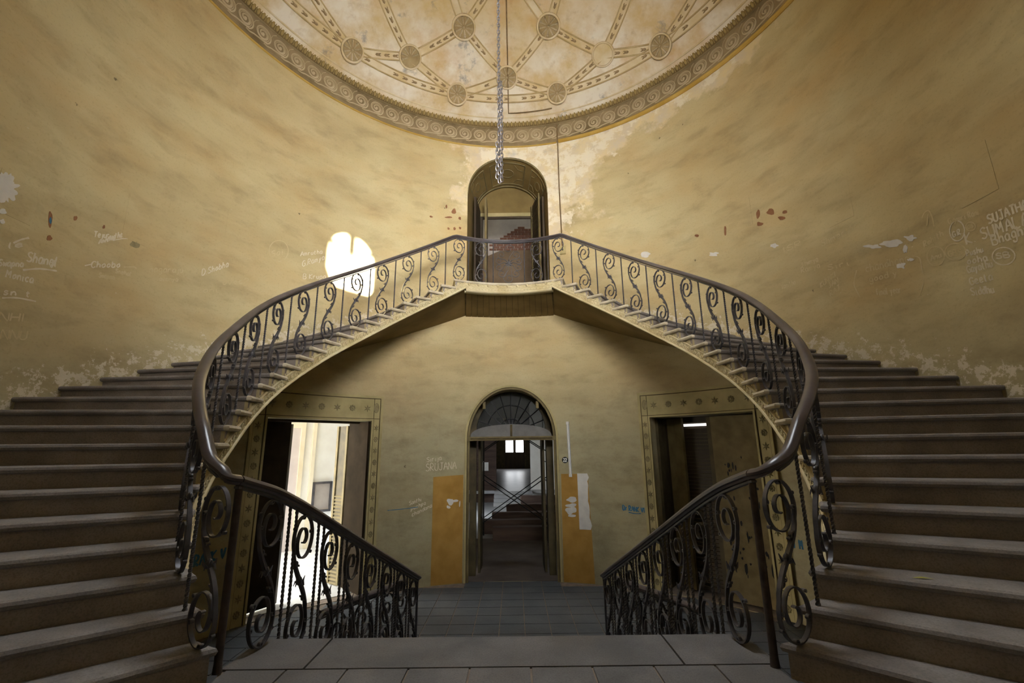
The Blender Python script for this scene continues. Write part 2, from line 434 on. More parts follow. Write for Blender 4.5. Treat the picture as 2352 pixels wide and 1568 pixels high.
for c in cuts[1:]:
    edge = any(abs(c-o[0]) < 1e-3 or abs(c-o[1]) < 1e-3 for o in OPEN)
    if c-cc[-1] < 0.004 and not edge: continue
    cc.append(c)
cuts = cc
mb = MB(); mb.uv = []
def wq(sa, sb, za0, za1, zb0, zb1):
    n = len(mb.v)
    for s, z in ((sa, za0), (sb, zb0), (sb, zb1), (sa, za1)):
        mb.v.append(tuple(W(s, z))); mb.uv.append((s, z))
    mb.f.append((n, n+1, n+2, n+3))
for sa, sb in zip(cuts, cuts[1:]):
    m = (sa+sb)/2
    ops = sorted([o for o in OPEN if o[0] < m < o[1]], key=lambda o: o[2])
    lo = (ZF-0.05, ZF-0.05)
    for o in ops:
        if o[2] > lo[0]+1e-4: wq(sa, sb, lo[0], o[2], lo[1], o[2])
        lo = (o[3](sa), o[3](sb))
    wq(sa, sb, lo[0], WTOP, lo[1], WTOP)
for s0, s1, zb, zt, d in OPEN:      # reveals
    if not d: continue
    ring = [(s0, zb)]; nn = 24
    ring += [((s0+s1)/2-(s1-s0)/2*cos(pi*i/nn), zt((s0+s1)/2-(s1-s0)/2*cos(pi*i/nn))) for i in range(nn+1)]
    ring.append((s1, zb))
    for (a0, b0), (a1, b1) in zip(ring, ring[1:]):
        n = len(mb.v)
        for p, q, o in ((a0, b0, 0), (a1, b1, 0), (a1, b1, -d), (a0, b0, -d)):
            mb.v.append(tuple(W(p, q, o))); mb.uv.append((p+o, q))
        mb.f.append((n, n+1, n+2, n+3))
wall = mb.build('wall_oval', M['wall'], None, True)
tag(wall, 'tall curved ochre plaster wall of the oval stairwell, stained and peeling', 'wall', None, 'structure')

def wall_plate(corners, th, m, name='plaster_patch', parent=None, sub=4):   # a thin panel following the wall; corners (s,z) bl, br, tr, tl
    b = MB(); rows_f = []; rows_b = []
    (bl, br, tr, tl) = corners
    for i in range(sub+1):
        f = i/sub
        p = (lerp(bl[0], br[0], f), lerp(bl[1], br[1], f)); q = (lerp(tl[0], tr[0], f), lerp(tl[1], tr[1], f))
        rows_f.append([W(p[0], p[1], 0.0), W(p[0], p[1], th), W(q[0], q[1], th), W(q[0], q[1], 0.0)])
    b.grid(rows_f, True); n = sub*4
    b.f.append((3, 2, 1, 0)); b.f.append((n, n+1, n+2, n+3))
    return b.build(name, m, parent if parent is not None else wall)
def band(inner, outer, o0, o1, name, m, parent, closed=False):               # box-section band between two (s,z) lines
    rows = [[W(p[0], p[1], o0), W(p[0], p[1], o1), W(q[0], q[1], o1), W(q[0], q[1], o0)] for p, q in zip(inner, outer)]
    b = MB(); b.grid(rows, True); n = (len(rows)-1)*4
    b.f.append((3, 2, 1, 0)); b.f.append((n, n+1, n+2, n+3))
    return b.build(name, m, parent)

# ------------------------------------------------------------------ dome ceiling
DP = [(1.0, 9.40), (0.955, 9.60), (0.93, 9.72), (0.91, 9.83), (0.85, 10.21), (0.71, 10.74), (0.5, 11.12), (0.25, 11.36), (0.0, 11.44)]
def dome_z(rho):
    X = [p[0] for p in DP][::-1]; Y = [p[1] for p in DP][::-1]
    i = 0
    while i < len(X)-2 and rho > X[i+1]: i += 1
    def sl(j):
        if j <= 0: return 0.0
        if j >= len(X)-1: return (Y[-1]-Y[-2])/(X[-1]-X[-2])
        a = (Y[j]-Y[j-1])/(X[j]-X[j-1]); b = (Y[j+1]-Y[j])/(X[j+1]-X[j]); return 0 if a*b <= 0 else 2*a*b/(a+b)
    h = X[i+1]-X[i]; t = (rho-X[i])/h; m0, m1 = sl(i)*h, sl(i+1)*h
    return Y[i]*(2*t**3-3*t*t+1)+m0*(t**3-2*t*t+t)+Y[i+1]*(-2*t**3+3*t*t)+m1*(t**3-t*t)
def D(t, rho, off=0.0):
    p = ell(t, rho); p.z = dome_z(rho)
    if off: p = p+dn(t, rho)*off
    return p
def dn(t, rho):                     # normal pointing into the room
    e = 0.004; a = D(t, min(rho+e, 0.99))-D(t, max(rho-e, 0)); b = D(t+0.5, max(rho, 0.02))-D(t-0.5, max(rho, 0.02))
    n = a.cross(b); n.normalize()
    return n if n.z < 0 else -n
b = MB(); rows = []
rr = [lerp(0.985, 0.23, k/60) for k in range(61)]
for q in rr: rows.append([D(360*i/192, q) for i in range(192)])
rows.append([p+Vector((0, 0, 0.5)) for p in rows[-1]])
b.grid(rows, True)
ceiling = b.build('ceiling', M['dome'], None, True)
tag(ceiling, 'shallow oval plaster dome with raised ribs and round rosettes, stained orange', 'ceiling', None, 'structure')
lant = thing('window_3', 'round glazed lantern at the crown of the dome', 'window', (0, YC, 11.9), None, 'structure')
bb = MB(); bb.lathe([(1.42, -0.05), (1.42, 0.06), (1.2, 0.06), (1.2, -0.05)], 32); bb.build('lantern_ring', M['olive'], lant)
bb = MB(); bb.lathe([(1.4, 0.05), (0.7, 0.35), (0.001, 0.45)], 24); bb.build('lantern_glass', M['white'], lant)
# ribs of the lattice
R1, R2, R3, R4 = 0.905, 0.85, 0.71, 0.46
bud = MB(); bud.ball((0, 0, 0), 0.055, 0.030, 0.016, 6, 4); bud.ball((0.055, 0.022, 0), 0.03, 0.014, 0.012, 5, 3); bud.ball((0.055, -0.022, 0), 0.03, 0.014, 0.012, 5, 3)
bud_me = bud.mesh('leaf_bud', M['bud'])
def rib(t0, r0, t1, r1, n=10, nb=6):
    P = [(lerp(t0, t1, i/n), lerp(r0, r1, i/n)) for i in range(n+1)]
    hw = 0.085; L = []; pts = [D(t, q) for t, q in P]
    b = MB(); rows = []; e1 = []; e2 = []
    for i, (t, q) in enumerate(P):
        tg = pts[min(i+1, n)]-pts[max(i-1, 0)]; nn = dn(t, q); sd = tg.cross(nn).normalized()
        o = pts[i]
        rows.append([o-sd*hw-nn*0.03, o-sd*hw+nn*0.012, o+sd*hw+nn*0.012, o+sd*hw-nn*0.03])
        e1.append(o-sd*(hw-0.004)+nn*0.014); e2.append(o+sd*(hw-0.004)+nn*0.014)
    b.grid(rows, True)
    ob = b.build('ceiling_rib', M['rib'], ceiling)
    for e in (e1, e2):
        eb = MB(); eb.tube(e, 0.017, 6); eb.build('rib_edge', M['rib_edge'], ob, True)
    ln = sum((pts[i+1]-pts[i]).length for i in range(n)); k0 = 0.26/ln
    for j in range(nb):
        f = k0+(1-2*k0)*(j+0.5)/nb
        if rnd.random() < 0.12: continue
        t, q = lerp(t0, t1, f), lerp(r0, r1, f); c = D(t, q, 0.02); d2 = D(lerp(t0, t1, f+0.02), lerp(r0, r1, f+0.02), 0.02)-c
        ex = d2.normalized(); nn = dn(t, q); ey = nn.cross(ex).normalized(); ez = ex.cross(ey)
        put('leaf_bud', bud_me, ob, frame_m(c, ex, ey, ez))
for k in range(0, 7):
    if k < 6: rib(15+30*k-0, R1, 45+30*k, R1, 12, 9) if k < 5 else None
for k in range(6):                   # diagonals
    t = 15+30*k
    for s in (-15, 15):
        t2 = t+s
        rib(t, R1, t2, R2, 8, 4)
        rib(t2, R2, t, R3, 8, 5)
        rib(t, R3, t2, R4, 8, 5)
def rosette(t, q, rad, petals=10, keep=None):
    nn = dn(t, q); c = D(t, q, 0.022); ex = (D(t-1, q)-D(t+1, q)).normalized(); ey = nn.cross(ex).normalized(); ex = ey.cross(nn)
    b = MB(); b.lathe([(rad*1.16, -0.03), (rad*1.16, 0.03), (rad*1.10, 0.045), (rad*1.0, 0.03), (rad*0.97, 0.012), (0.001, 0.012)], 24)
    o = b.build('rosette', M['rib'] if (keep is not None and not keep(3)) else M['rosette_disc'], ceiling, True); o.matrix_local = frame_m(c, ex, ey, nn)
    rg = MB(); rg.tube([(rad*1.08*cos(2*pi*k/28), rad*1.08*sin(2*pi*k/28), 0.035) for k in range(28)], 0.022, 6, True, True); rg.build('rosette_ring', M['rib'], o, True)
    pm = MB()
    for k in range(petals):
        if keep is not None and not keep(k): continue
        a = 2*pi*k/petals
        for rr_, l, w_, h in ((0.52, 0.36, 0.085, 0.10), (0.82, 0.13, 0.13, 0.12)):
            x = MB(); x.ball((rr_*rad, 0, 0.012), l*rad, w_*rad, h*rad*1.2, 6, 4)
            for v in x.v: pass
            base = len(pm.v); pm.v += [(v[0]*cos(a)-v[1]*sin(a), v[0]*sin(a)+v[1]*cos(a), v[2]) for v in x.v]; pm.f += [tuple(base+i for i in f) for f in x.f]
    if keep is None or keep(0): pm.ball((0, 0, 0.02), rad*0.12, rad*0.12, rad*0.14, 8, 4)
    if pm.v: pm.build('petals', M['frieze_scroll'], o, True)
for k in range(6): rosette(15+30*k, R1, 0.215)
for k in range(1, 6):
    t = 30*k
    rosette(t, R2, 0.225, 10, (lambda j: False) if t == 60 else ((lambda j: 1 <= j <= 6) if t == 120 else None))
for k in range(6): rosette(15+30*k, R3, 0.235)

# ------------------------------------------------------------------ cornice: frieze of running scrolls, egg moulding
b = MB(); prof = [(0.0, 8.86), (0.035, 8.88), (0.05, 8.91), (0.035, 8.94), (0.045, 8.95), (0.045, 9.36), (0.075, 9.37), (0.075, 9.39), (0.06, 9.40), (0.15, 9.56), (0.20, 9.57), (0.205, 9.60), (0.24, 9.61), (0.25, 9.64)]
rows = []
NS = 160
for o, z in prof:
    rows.append([ell(360*i/NS)+wn(360*i/NS)*o+Vector((0, 0, z)) for i in range(NS)])
b.grid(rows, True)
cornice = b.build('trim_1', M['frieze'], None, False)
tag(cornice, 'moulded plaster cornice with a running scroll frieze below the dome', 'cornice', None, 'structure')
sp = MB(); path = []
for i in range(44):                  # spiral, then a tail that runs on under the next one
    a = -0.6*pi+2*pi*2.1*(1-i/43); r_ = 0.03+0.135*(1-i/43)**0.9
    path.append((r_*cos(a), 0.0, r_*sin(a)))
sp.tube([(0.34*0.9, 0, -0.165)]+[(0.24, 0, -0.175), (0.16, 0, -0.15)]+path[3:], 0.016, 5)
sp.ball((0, 0, 0), 0.03, 0.02, 0.03, 6, 4)
sp.tube([(q[0]*0.80, 0, q[2]*0.80) for q in path[:30]], 0.008, 4)
sp.tube([(0.10, 0, 0.185), (0.16, 0, 0.13), (0.19, 0, 0.05), (0.185, 0, -0.05)], 0.009, 4)
scroll_me = sp.mesh('frieze_scroll', M['frieze_scroll'], True)
ds = 0.372; k = -24
while k <= 24:
    s = k*ds; put('frieze_scroll', scroll_me, cornice, wframe(s, 9.155, 0.045)@Matrix.Diagonal((1.1, 1.0, 1.1, 1))); k += 1
bb = MB(); bb.grid([[ell(360*i/NS)+wn(360*i/NS)*o+Vector((0, 0, z)) for i in range(NS)] for o, z in ((0.063, 9.40), (0.156, 9.56))], True); bb.build('egg_band', M['eggband'], cornice)
eg = MB(); eg.ball((0, 0, 0), 0.034, 0.018, 0.070, 6, 4); eg.box(0.046, 0.058, -0.010, 0.010, -0.075, 0.075)
egg_me = eg.mesh('egg', M['egg'])
tilt = Matrix.Rotation(radians(30), 4, 'X')
for k in range(-86, 87): put('egg', egg_me, cornice, wframe(k*0.104, 9.48, 0.112)@tilt)
lp_r = MB(); lp_r.tube([ell(360*i/NS)+wn(360*i/NS)*0.205+Vector((0, 0, 9.575)) for i in range(NS)], 0.022, 6, True, True); lp_r.build('cornice_lip', M['rib'], cornice, True)
lb = MB(); lb.tube([W(1.31+i*0.16, 8.875, 0.035) for i in range(60)], 0.045, 8); lb.build('ledge', M['gold'], cornice, True)
lb = MB(); lb.tube([W(1.25-i*0.2, 8.865, 0.012) for i in range(50)], 0.022, 6); lb.build('ledge', M['gold'], cornice, True)

# ------------------------------------------------------------------ lower floor of slate tiles
fl = MB(); fl.box(-5.9, 5.9, -1.4, 10.35, ZF-0.2, ZF-0.012); floor = fl.build('floor', M['joint'])
tag(floor, 'grey slate floor at the foot of the stairs', 'floor', None, 'structure')
tl = MB(); tl.box(-0.189, 0.189, -0.189, 0.189, -0.03, 0.0)
for v in range(4, 8): tl.v[v] = (tl.v[v][0]*0.985, tl.v[v][1]*0.985, tl.v[v][2])
tile_me = tl.mesh('floor_tile', M['slate'])
def in_oval(x, y, k=1.0): return (x/EA)**2+((y-YC)/EB)**2 < k
for i in range(-14, 15):
    for j in range(0, 15):
        x = i*0.39+(0.0); y = 4.4+j*0.39+0.195
        if in_oval(x, y, 0.96) and j >= 0 and (abs(x) < 3.6 or y > 6.4):
            put('floor_tile', tile_me, floor, Matrix.Translation((x, y, ZF))@Matrix.Rotation(rnd.uniform(-0.004, 0.004), 4, 'Z'))

# ------------------------------------------------------------------ half landing (where the camera stands)
lm = MB()
poly = [ell(t).xy for t in [-40, -48, -56, -64, -72, -80, -90, -100, -108, -116, -124, -132, -140]]
poly = [(1.66, 3.17)]+[(1.60, 3.0)]+[tuple(p) for p in poly]+[(-1.70, 3.0), (-1.76, 3.17)]
lm.prism(poly, -0.30, -0.012)
landing = lm.build('floor_landing', M['joint'])
tag(landing, 'half landing paved with granite slabs in front of the camera', 'floor', None, 'structure')
def slab(x0, x1, y0, y1, name, z1=0.0, z0=-0.05, m=None, g=0.003):
    b = MB(); b.box(x0+g, x1-g, y0+g, y1-g, z0, z1)
    for v in range(4, 8):
        px, py, pz = b.v[v]; cx_, cy_ = (x0+x1)/2, (y0+y1)/2; b.v[v] = (px+(0.004 if px < cx_ else -0.004), py+(0.004 if py < cy_ else -0.004), pz)
    return b.build(name, m or M['granite'], landing)
for x0, x1 in ((-1.76, -1.245), (-1.245, 1.095), (1.095, 1.68)):
    slab(x0, x1, 3.168, 3.64, 'edge_slab', 0.0, -0.11)
for r_ in range(9):
    y1 = 3.168-r_*0.40; y0 = y1-0.40; sh = 0.0 if r_ % 2 == 0 else 0.19
    for k in range(-8, 9):
        x0 = -1.345+0.374*(k+4)-1.496+sh-0.0; x1 = x0+0.374
        ok = all(in_oval(x, y, 0.93) for x in (x0, x1) for y in (y0, y1)) and y0 > -0.9
        lim = 1.72+(3.168-y1)*0.9
        if ok and max(abs(x0), abs(x1)) < lim: slab(x0, x1, y0, y1, 'paving_slab', rnd.uniform(-0.002, 0.0))

# ------------------------------------------------------------------ stair plan: inner edge (by tread number) and wall side
IN_COMMON = {5: (2.34, 3.60), 6: (2.47, 3.81), 7: (2.57, 4.02), 8: (2.655, 4.25), 9: (2.722, 4.50), 10: (2.78, 4.755), 11: (2.833, 5.012), 12: (2.872, 5.276), 13: (2.893, 5.547), 14: (2.892, 5.824), 15: (2.868, 6.102), 16: (2.821, 6.378), 17: (2.754, 6.646), 18: (2.664, 6.905), 19: (2.549, 7.154), 20: (2.417, 7.391), 21: (2.273, 7.614), 22: (2.116, 7.821), 23: (1.943, 8.015), 24: (1.752, 8.195), 25: (1.547, 8.361), 26: (1.332, 8.516), 27: (1.107, 8.659), 28: (0.875, 8.775)}
IN_L = {0: (1.55, 3.00), 1: (1.712, 3.05), 2: (1.87, 3.135), 3: (2.03, 3.26), 4: (2.19, 3.42)}
IN_R = {0: (1.45, 2.98), 1: (1.612, 3.025), 2: (1.785, 3.10), 3: (1.965, 3.23), 4: (2.16, 3.40)}
def _pts(sg):
    d = dict(IN_COMMON); d.update(IN_L if sg < 0 else IN_R); d[29] = (0.64, 8.855)
    return [Vector((d[k][0]*sg, d[k][1], 0)) for k in sorted(d)]
IP = {-1: _pts(-1), 1: _pts(1)}
def inner(i, sg, off=0.0):          # off > 0 towards the wall
    P = IP[sg]; k = max(0, min(int(i), 28)); t = i-k
    p0 = P[max(k-1, 0)]; p1 = P[k]; p2 = P[min(k+1, 29)]; p3 = P[min(k+2, 29)]
    p = 0.5*((2*p1)+(p2-p0)*t+(2*p0-5*p1+4*p2-p3)*t*t+(3*p1-p0-3*p2+p3)*t**3)
    if off:
        d = itan(i, sg); p = p+Vector((d.y, -d.x, 0))*(off*sg)
    return p
def itan(i, sg):
    d = inner(i+0.05, sg)-inner(max(i-0.05, 0), sg); return d.normalized()
def twall(i): return 24.6+4.52*(i-16)
def wallp(i, sg, out=0.03):
    p = ell(twall(i)); q = p-wn(twall(i))*out; return Vector((q.x*sg, q.y, 0))
def inset(poly, d):
    n = len(poly); out = []
    ar = sum(poly[i].x*poly[(i+1) % n].y-poly[(i+1) % n].x*poly[i].y for i in range(n)); sg = 1 if ar > 0 else -1
    for i in range(n):
        a, b, c = poly[i-1], poly[i], poly[(i+1) % n]
        e1 = (b-a).normalized(); e2 = (c-b).normalized(); n1 = Vector((-e1.y, e1.x, 0))*sg; n2 = Vector((-e2.y, e2.x, 0))*sg
        m = n1+n2
        m = m/max(m.length_squared, 0.6)*2 if m.length > 1e-6 else n1
        out.append(b+m*d)
    return out
def nosed_slab(poly, z1, th=0.055):
    b = MB(); rows = []
    for dz, d in ((-th, 0.024), (-th*0.86, 0.007), (-th*0.5, 0.0), (-th*0.16, 0.007), (0.0, 0.024)):
        rows.append([Vector((p.x, p.y, z1+dz)) for p in inset(poly, d)])
    b.grid(rows, True); m = len(poly); b.f.append(tuple(range(m-1, -1, -1))); e = 4*m; b.f.append(tuple(e+k for k in range(m)))
    return b
def zb(i): return i*R-0.350         # underside of the string at the inner edge
def zw(i): return i*R-0.525          # soffit at the wall

bead = MB(); bead.lathe([(0.034, -0.004), (0.034, 0.012), (0.024, 0.014), (0.020, 0.006), (0.012, 0.010), (0.001, 0.016)], 8)
brk = MB(); pth = [((0.012+0.034*k/22)*cos(0.62*k), 0, (0.012+0.034*k/22)*sin(0.62*k)) for k in range(23)]
brk.tube(pth+[(0.07, 0, 0.03), (0.10, 0, 0.012), (0.13, 0, 0.02), (0.15, 0, 0.035)], 0.008, 5); brk.ball((0, 0, 0), 0.014, 0.012, 0.014, 6, 4)
brk.ball((-0.06, 0, -0.035), 0.018, 0.010, 0.02, 6, 3); brk.ball((0.10, 0, 0.04), 0.02, 0.008, 0.012, 6, 3)
brk_me = brk.mesh('carved_bracket', M['string'], True)

def flight(sg, label):
    fl = thing('stair_flight', label, 'staircase', (2.6*sg, 5.0, 0))
    inv = Matrix.Translation((-2.6*sg, -5.0, 0))
    def part(b, name, m, smooth=False):
        o = b.build(name, m, fl, smooth); o.matrix_local = inv; return o
    for i in range(1, 27):
        a = i; e = i+1.18
        poly = [inner(lerp(a, e, k/4), sg) for k in range(5)]+[wallp(lerp(e, a, k/4), sg) for k in range(5)]
        part(nosed_slab(poly, i*R), 'tread', M['tread'])
        f0, f1 = inner(i+0.15, sg, 0.03), wallp(i+0.10, sg); g0, g1 = inner(i+0.33, sg, 0.03), wallp(i+0.22, sg)
        b = MB(); z0, z1 = (i-1)*R-0.01, i*R-0.05
        b.hexa([(f0.x, f0.y, z0), (f1.x, f1.y, z0), (g1.x, g1.y, z0), (g0.x, g0.y, z0), (f0.x, f0.y, z1), (f1.x, f1.y, z1), (g1.x, g1.y, z1), (g0.x, g0.y, z1)])
        part(b, 'riser', M['riser'])
        b = MB(); b.tube([inner(i+0.02, sg, 0.006+0.03)+Vector((0, 0, i*R-0.027))]+[inner(i+0.02+0.14*k, sg, 0.006)+Vector((0, 0, i*R-0.027)) for k in range(0, 9)], 0.0285, 8)
        if i > 6: part(b, 'nosing_return', M['nosing'], True)
    i = 27                              # last riser, under the landing edge
    f0, f1 = inner(i+0.15, sg, 0.03), wallp(i+0.10, sg); g0, g1 = inner(i+0.33, sg, 0.03), wallp(i+0.22, sg)
    b = MB(); z0, z1 = (i-1)*R-0.01, i*R-0.05
    b.hexa([(f0.x, f0.y, z0), (f1.x, f1.y, z0), (g1.x, g1.y, z0), (g0.x, g0.y, z0), (f0.x, f0.y, z1), (f1.x, f1.y, z1), (g1.x, g1.y, z1), (g0.x, g0.y, z1)])
    part(b, 'riser', M['riser'])
    # stepped string face
    b = MB()
    for i in range(5, 28):
        for q in range(3):
            u0, u1 = i+0.15+q/3*1.0, i+0.15+(q+1)/3*1.0
            if i == 27 and u1 > 28.05: continue
            p0, p1 = inner(u0, sg, 0.035), inner(u1, sg, 0.035)
            b.quad((p0.x, p0.y, zb(u0)+0.02), (p1.x, p1.y, zb(u1)+0.02), (p1.x, p1.y, i*R-0.05), (p0.x, p0.y, i*R-0.05))
            q0, q1 = inner(u0, sg, 0.07), inner(u1, sg, 0.07)
            b.quad((q0.x, q0.y, zb(u0)+0.02), (q1.x, q1.y, zb(u1)+0.02), (q1.x, q1.y, i*R-0.05), (q0.x, q0.y, i*R-0.05))
        p0, q0 = inner(i+0.15, sg, 0.035), inner(i+0.15, sg, 0.07)
        b.quad((p0.x, p0.y, (i-1)*R-0.05), (q0.x, q0.y, (i-1)*R-0.05), (q0.x, q0.y, i*R-0.05), (p0.x, p0.y, i*R-0.05))
    part(b, 'string', M['string_dark'])
    prof = [(0.10, 0.0), (0.0, 0.0), (-0.014, 0.012), (-0.010, 0.03), (0.006, 0.034), (0.014, 0.045), (0.014, 0.125), (0.004, 0.132), (0.002, 0.150), (0.05, 0.156)]
    rows = []
    n = 110
    for k in range(n+1):
        i = lerp(4.0, 28.0, k/n); z = zb(i)
        rows.append([inner(i, sg, o)+Vector((0, 0, z+h)) for o, h in prof])
    b = MB(); b.grid(rows, True); b.f.append(tuple(range(len(prof)))); part(b, 'string_moulding', M['string'])
    b = MB(); i = 4.2
    while i < 27.9:                     # chain of small raised rings along the string
        c = inner(i, sg, 0.012)+Vector((0, 0, zb(i)+0.085)); t3 = (inner(i+0.1, sg)+Vector((0, 0, 0.1*R))-inner(i, sg)).normalized(); nn = Vector((-t3.y*-1, -t3.x, 0)).normalized()
        d = itan(i, sg); nn = -Vector((d.y, -d.x, 0))*sg; up = nn.cross(t3)
        base = len(b.v); b.v += [tuple(c+t3*v[0]+up*v[1]+nn*v[2]) for v in bead.v]; b.f += [tuple(base+j for j in f) for f in bead.f]
        i += 0.255
    o = part(b, 'ring_ornament', M['string'], True); o['kind'] = 'stuff'
    for i in range(1, 28):
        if i < 6: continue
        u = i+0.42; c = inner(u, sg, 0.033)+Vector((0, 0, i*R-0.108)); d = itan(u, sg)
        nn = Vector((d.y, -d.x, 0))*sg
        put('carved_bracket', brk_me, fl, inv@frame_m(c, d, nn*(1 if sg < 0 else 1), (0, 0, 1)))
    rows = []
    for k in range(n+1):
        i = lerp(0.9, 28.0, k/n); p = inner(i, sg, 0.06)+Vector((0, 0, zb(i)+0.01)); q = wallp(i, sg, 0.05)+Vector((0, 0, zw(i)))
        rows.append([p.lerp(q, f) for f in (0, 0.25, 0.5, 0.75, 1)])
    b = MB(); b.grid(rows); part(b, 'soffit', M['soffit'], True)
    return fl
flight(-1, 'wide stone flight curving up along the left wall, open inner string')
flight(1, 'wide stone flight curving up along the right wall, open inner string')

# ------------------------------------------------------------------ upper landing in front of the upper door
LC = [inner(27+k*0.25, -1) for k in range(5)]+[Vector((-0.58, 8.875, 0)), Vector((-0.29, 8.935, 0)), Vector((0, 8.955, 0)), Vector((0.29, 8.935, 0)), Vector((0.58, 8.875, 0))]+[inner(28-k*0.25, 1) for k in range(5)]
ul = thing('stair_landing', 'narrow upper landing carrying the arched upper doorway, carved front edge', 'landing', (0, 9.5, ZT))
uinv = Matrix.Translation((0, -9.5, -ZT))
def upart(b, name, m, smooth=False):
    o = b.build(name, m, ul, smooth); o.matrix_local = uinv; return o
poly = LC+[Vector((p.x, p.y, 0)) for p in [wallp(lerp(27, 35.9, k/14), 1) if lerp(27, 35.9, k/14) < 30.46 else None for k in range(0)] if p]
tt = [lerp(twall(27), 180-twall(27), k/14) for k in range(15)]
wl = [ell(t)-wn(t)*0.03 for t in tt]
poly = LC+[Vector((p.x, p.y, 0)) for p in wl]
upart(nosed_slab(poly, ZT, 0.055), 'landing_slab', M['nosing'])
FC = [inner(28, -1)]+[p for p in LC if abs(p.x) < 0.86]+[inner(28, 1)]
def foff(P, off):
    out = []
    for i, p in enumerate(P):
        a = P[max(i-1, 0)]; c = P[min(i+1, len(P)-1)]; d = (c-a).normalized(); out.append(p+Vector((-d.y, d.x, 0))*off)
    return out
prof = [(0.12, 4.425), (0.03, 4.425), (-0.005, 4.44), (-0.014, 4.462), (0.0, 4.478), (0.012, 4.482), (0.012, 4.548), (0.004, 4.552), (0.004, 4.562), (0.022, 4.566), (0.022, 4.625), (0.10, 4.63)]
FC2 = catmull(FC, 4)
rows = list(zip(*[[q+Vector((0, 0, z)) for q in foff(FC2, o)] for o, z in prof]))
b = MB(); b.grid([list(r) for r in rows], True); upart(b, 'fascia', M['string'])
b = MB(); L = 0; mid = FC2
acc = [0]
for p, q in zip(mid, mid[1:]): acc.append(acc[-1]+(q-p).length)
def along(d):
    for i in range(len(mid)-1):
        if d <= acc[i+1]: f = (d-acc[i])/(acc[i+1]-acc[i]); return mid[i].lerp(mid[i+1], f), (mid[i+1]-mid[i]).normalized()
    return mid[-1], (mid[-1]-mid[-2]).normalized()
def ornament(b, c, ex, nn, sc, src):
    base = len(b.v); up = Vector((0, 0, 1)); b.v += [tuple(c+ex*v[0]*sc+up*v[1]*sc+nn*v[2]) for v in src.v]; b.f += [tuple(base+j for j in f) for f in src.f]
d = 0.03
while d < acc[-1]:
    p, e = along(d); nn = Vector((e.y, -e.x, 0)); ornament(b, p+nn*-0.010+Vector((0, 0, 4.515)), e, nn, 0.9, bead); d += 0.066
o = upart(b, 'ring_ornament', M['string'], True); o['kind'] = 'stuff'
sw = MB(); sw.ball((0, 0, 0), 0.03, 0.03, 0.03, 8, 5)
sw.tube([(0.035, 0.01, 0), (0.06, 0.028, 0.004), (0.09, 0.022, 0.004), (0.12, -0.008, 0.004), (0.155, -0.018, 0.002)], 0.006, 4); sw.tube([(0.035, -0.012, 0), (0.06, -0.022, 0.004), (0.09, -0.002, 0.004), (0.125, 0.022, 0.004), (0.155, 0.012, 0.002)], 0.006, 4)
for k in range(9):
    p, e = along(acc[-1]*(k+0.35)/9); nn = Vector((e.y, -e.x, 0)); b = MB(); ornament(b, p-nn*0.02+Vector((0, 0, 4.595)), e, nn, 1.0, sw); upart(b, 'boss_ornament', M['string'], True)
NBD = 15
tA, tB = twall(28), 180-twall(28)
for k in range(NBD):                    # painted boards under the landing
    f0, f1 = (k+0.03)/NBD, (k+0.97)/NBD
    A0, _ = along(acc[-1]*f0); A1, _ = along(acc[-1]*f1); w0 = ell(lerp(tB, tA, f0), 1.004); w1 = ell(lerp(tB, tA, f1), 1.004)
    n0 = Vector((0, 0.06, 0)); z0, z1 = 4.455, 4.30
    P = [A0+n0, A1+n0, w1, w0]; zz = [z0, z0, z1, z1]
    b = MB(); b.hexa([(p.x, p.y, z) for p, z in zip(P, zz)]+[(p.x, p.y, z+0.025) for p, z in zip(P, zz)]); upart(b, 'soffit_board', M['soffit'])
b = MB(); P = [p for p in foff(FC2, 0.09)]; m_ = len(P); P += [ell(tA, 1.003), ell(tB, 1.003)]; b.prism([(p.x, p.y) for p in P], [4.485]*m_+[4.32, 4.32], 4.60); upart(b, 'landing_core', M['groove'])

# ------------------------------------------------------------------ lower flight down from the half landing
GO = 0.40
def lx(y, sg): return lerp(-1.735, -1.20, (y-3.13)/3.29) if sg < 0 else lerp(1.62, 1.20, (y-3.13)/3.29)
lf = thing('stair_flight', 'straight stone flight going down from the half landing to the slate floor', 'staircase', (0, 5.0, ZF))
linv = Matrix.Translation((0, -5.0, -ZF))
for k in range(1, 8):
    y0 = 3.64+GO*(k-1)-0.0; y1 = y0+GO
    poly = [Vector((lx(y0-0.05, -1)-0.07, y0-0.05, 0)), Vector((lx(y0-0.05, 1)+0.07, y0-0.05, 0)), Vector((lx(y1, 1)+0.07, y1, 0)), Vector((lx(y1, -1)-0.07, y1, 0))]
    o = nosed_slab(poly, -k*R).build('tread', M['tread'], lf); o.matrix_local = linv
for k in range(1, 9):
    y = 3.60+GO*(k-1); b = MB(); z1 = -(k-1)*R-0.05; z0 = -k*R-0.02 if k < 8 else ZF
    b.box(lx(y, -1)-0.05, lx(y, 1)+0.05, y-0.05, y, z0, z1); o = b.build('riser', M['riser'], lf); o.matrix_local = linv
for sg in (-1, 1):
    b = MB(); rows = []
    for k in range(9):
        y = 3.5+GO*k*0.98; x = lx(y, sg)+0.03*sg; zt = -max(0, (y-3.62)/GO)*R-0.09
        rows.append([(x, y, ZF), (x, y, zt), (x+0.05*sg, y, zt), (x+0.05*sg, y, ZF)])
    b.grid(rows, True); b.f += [(0, 1, 2, 3), (35, 34, 33, 32)]; o = b.build('side_string', M['doorframe'], lf); o.matrix_local = linv

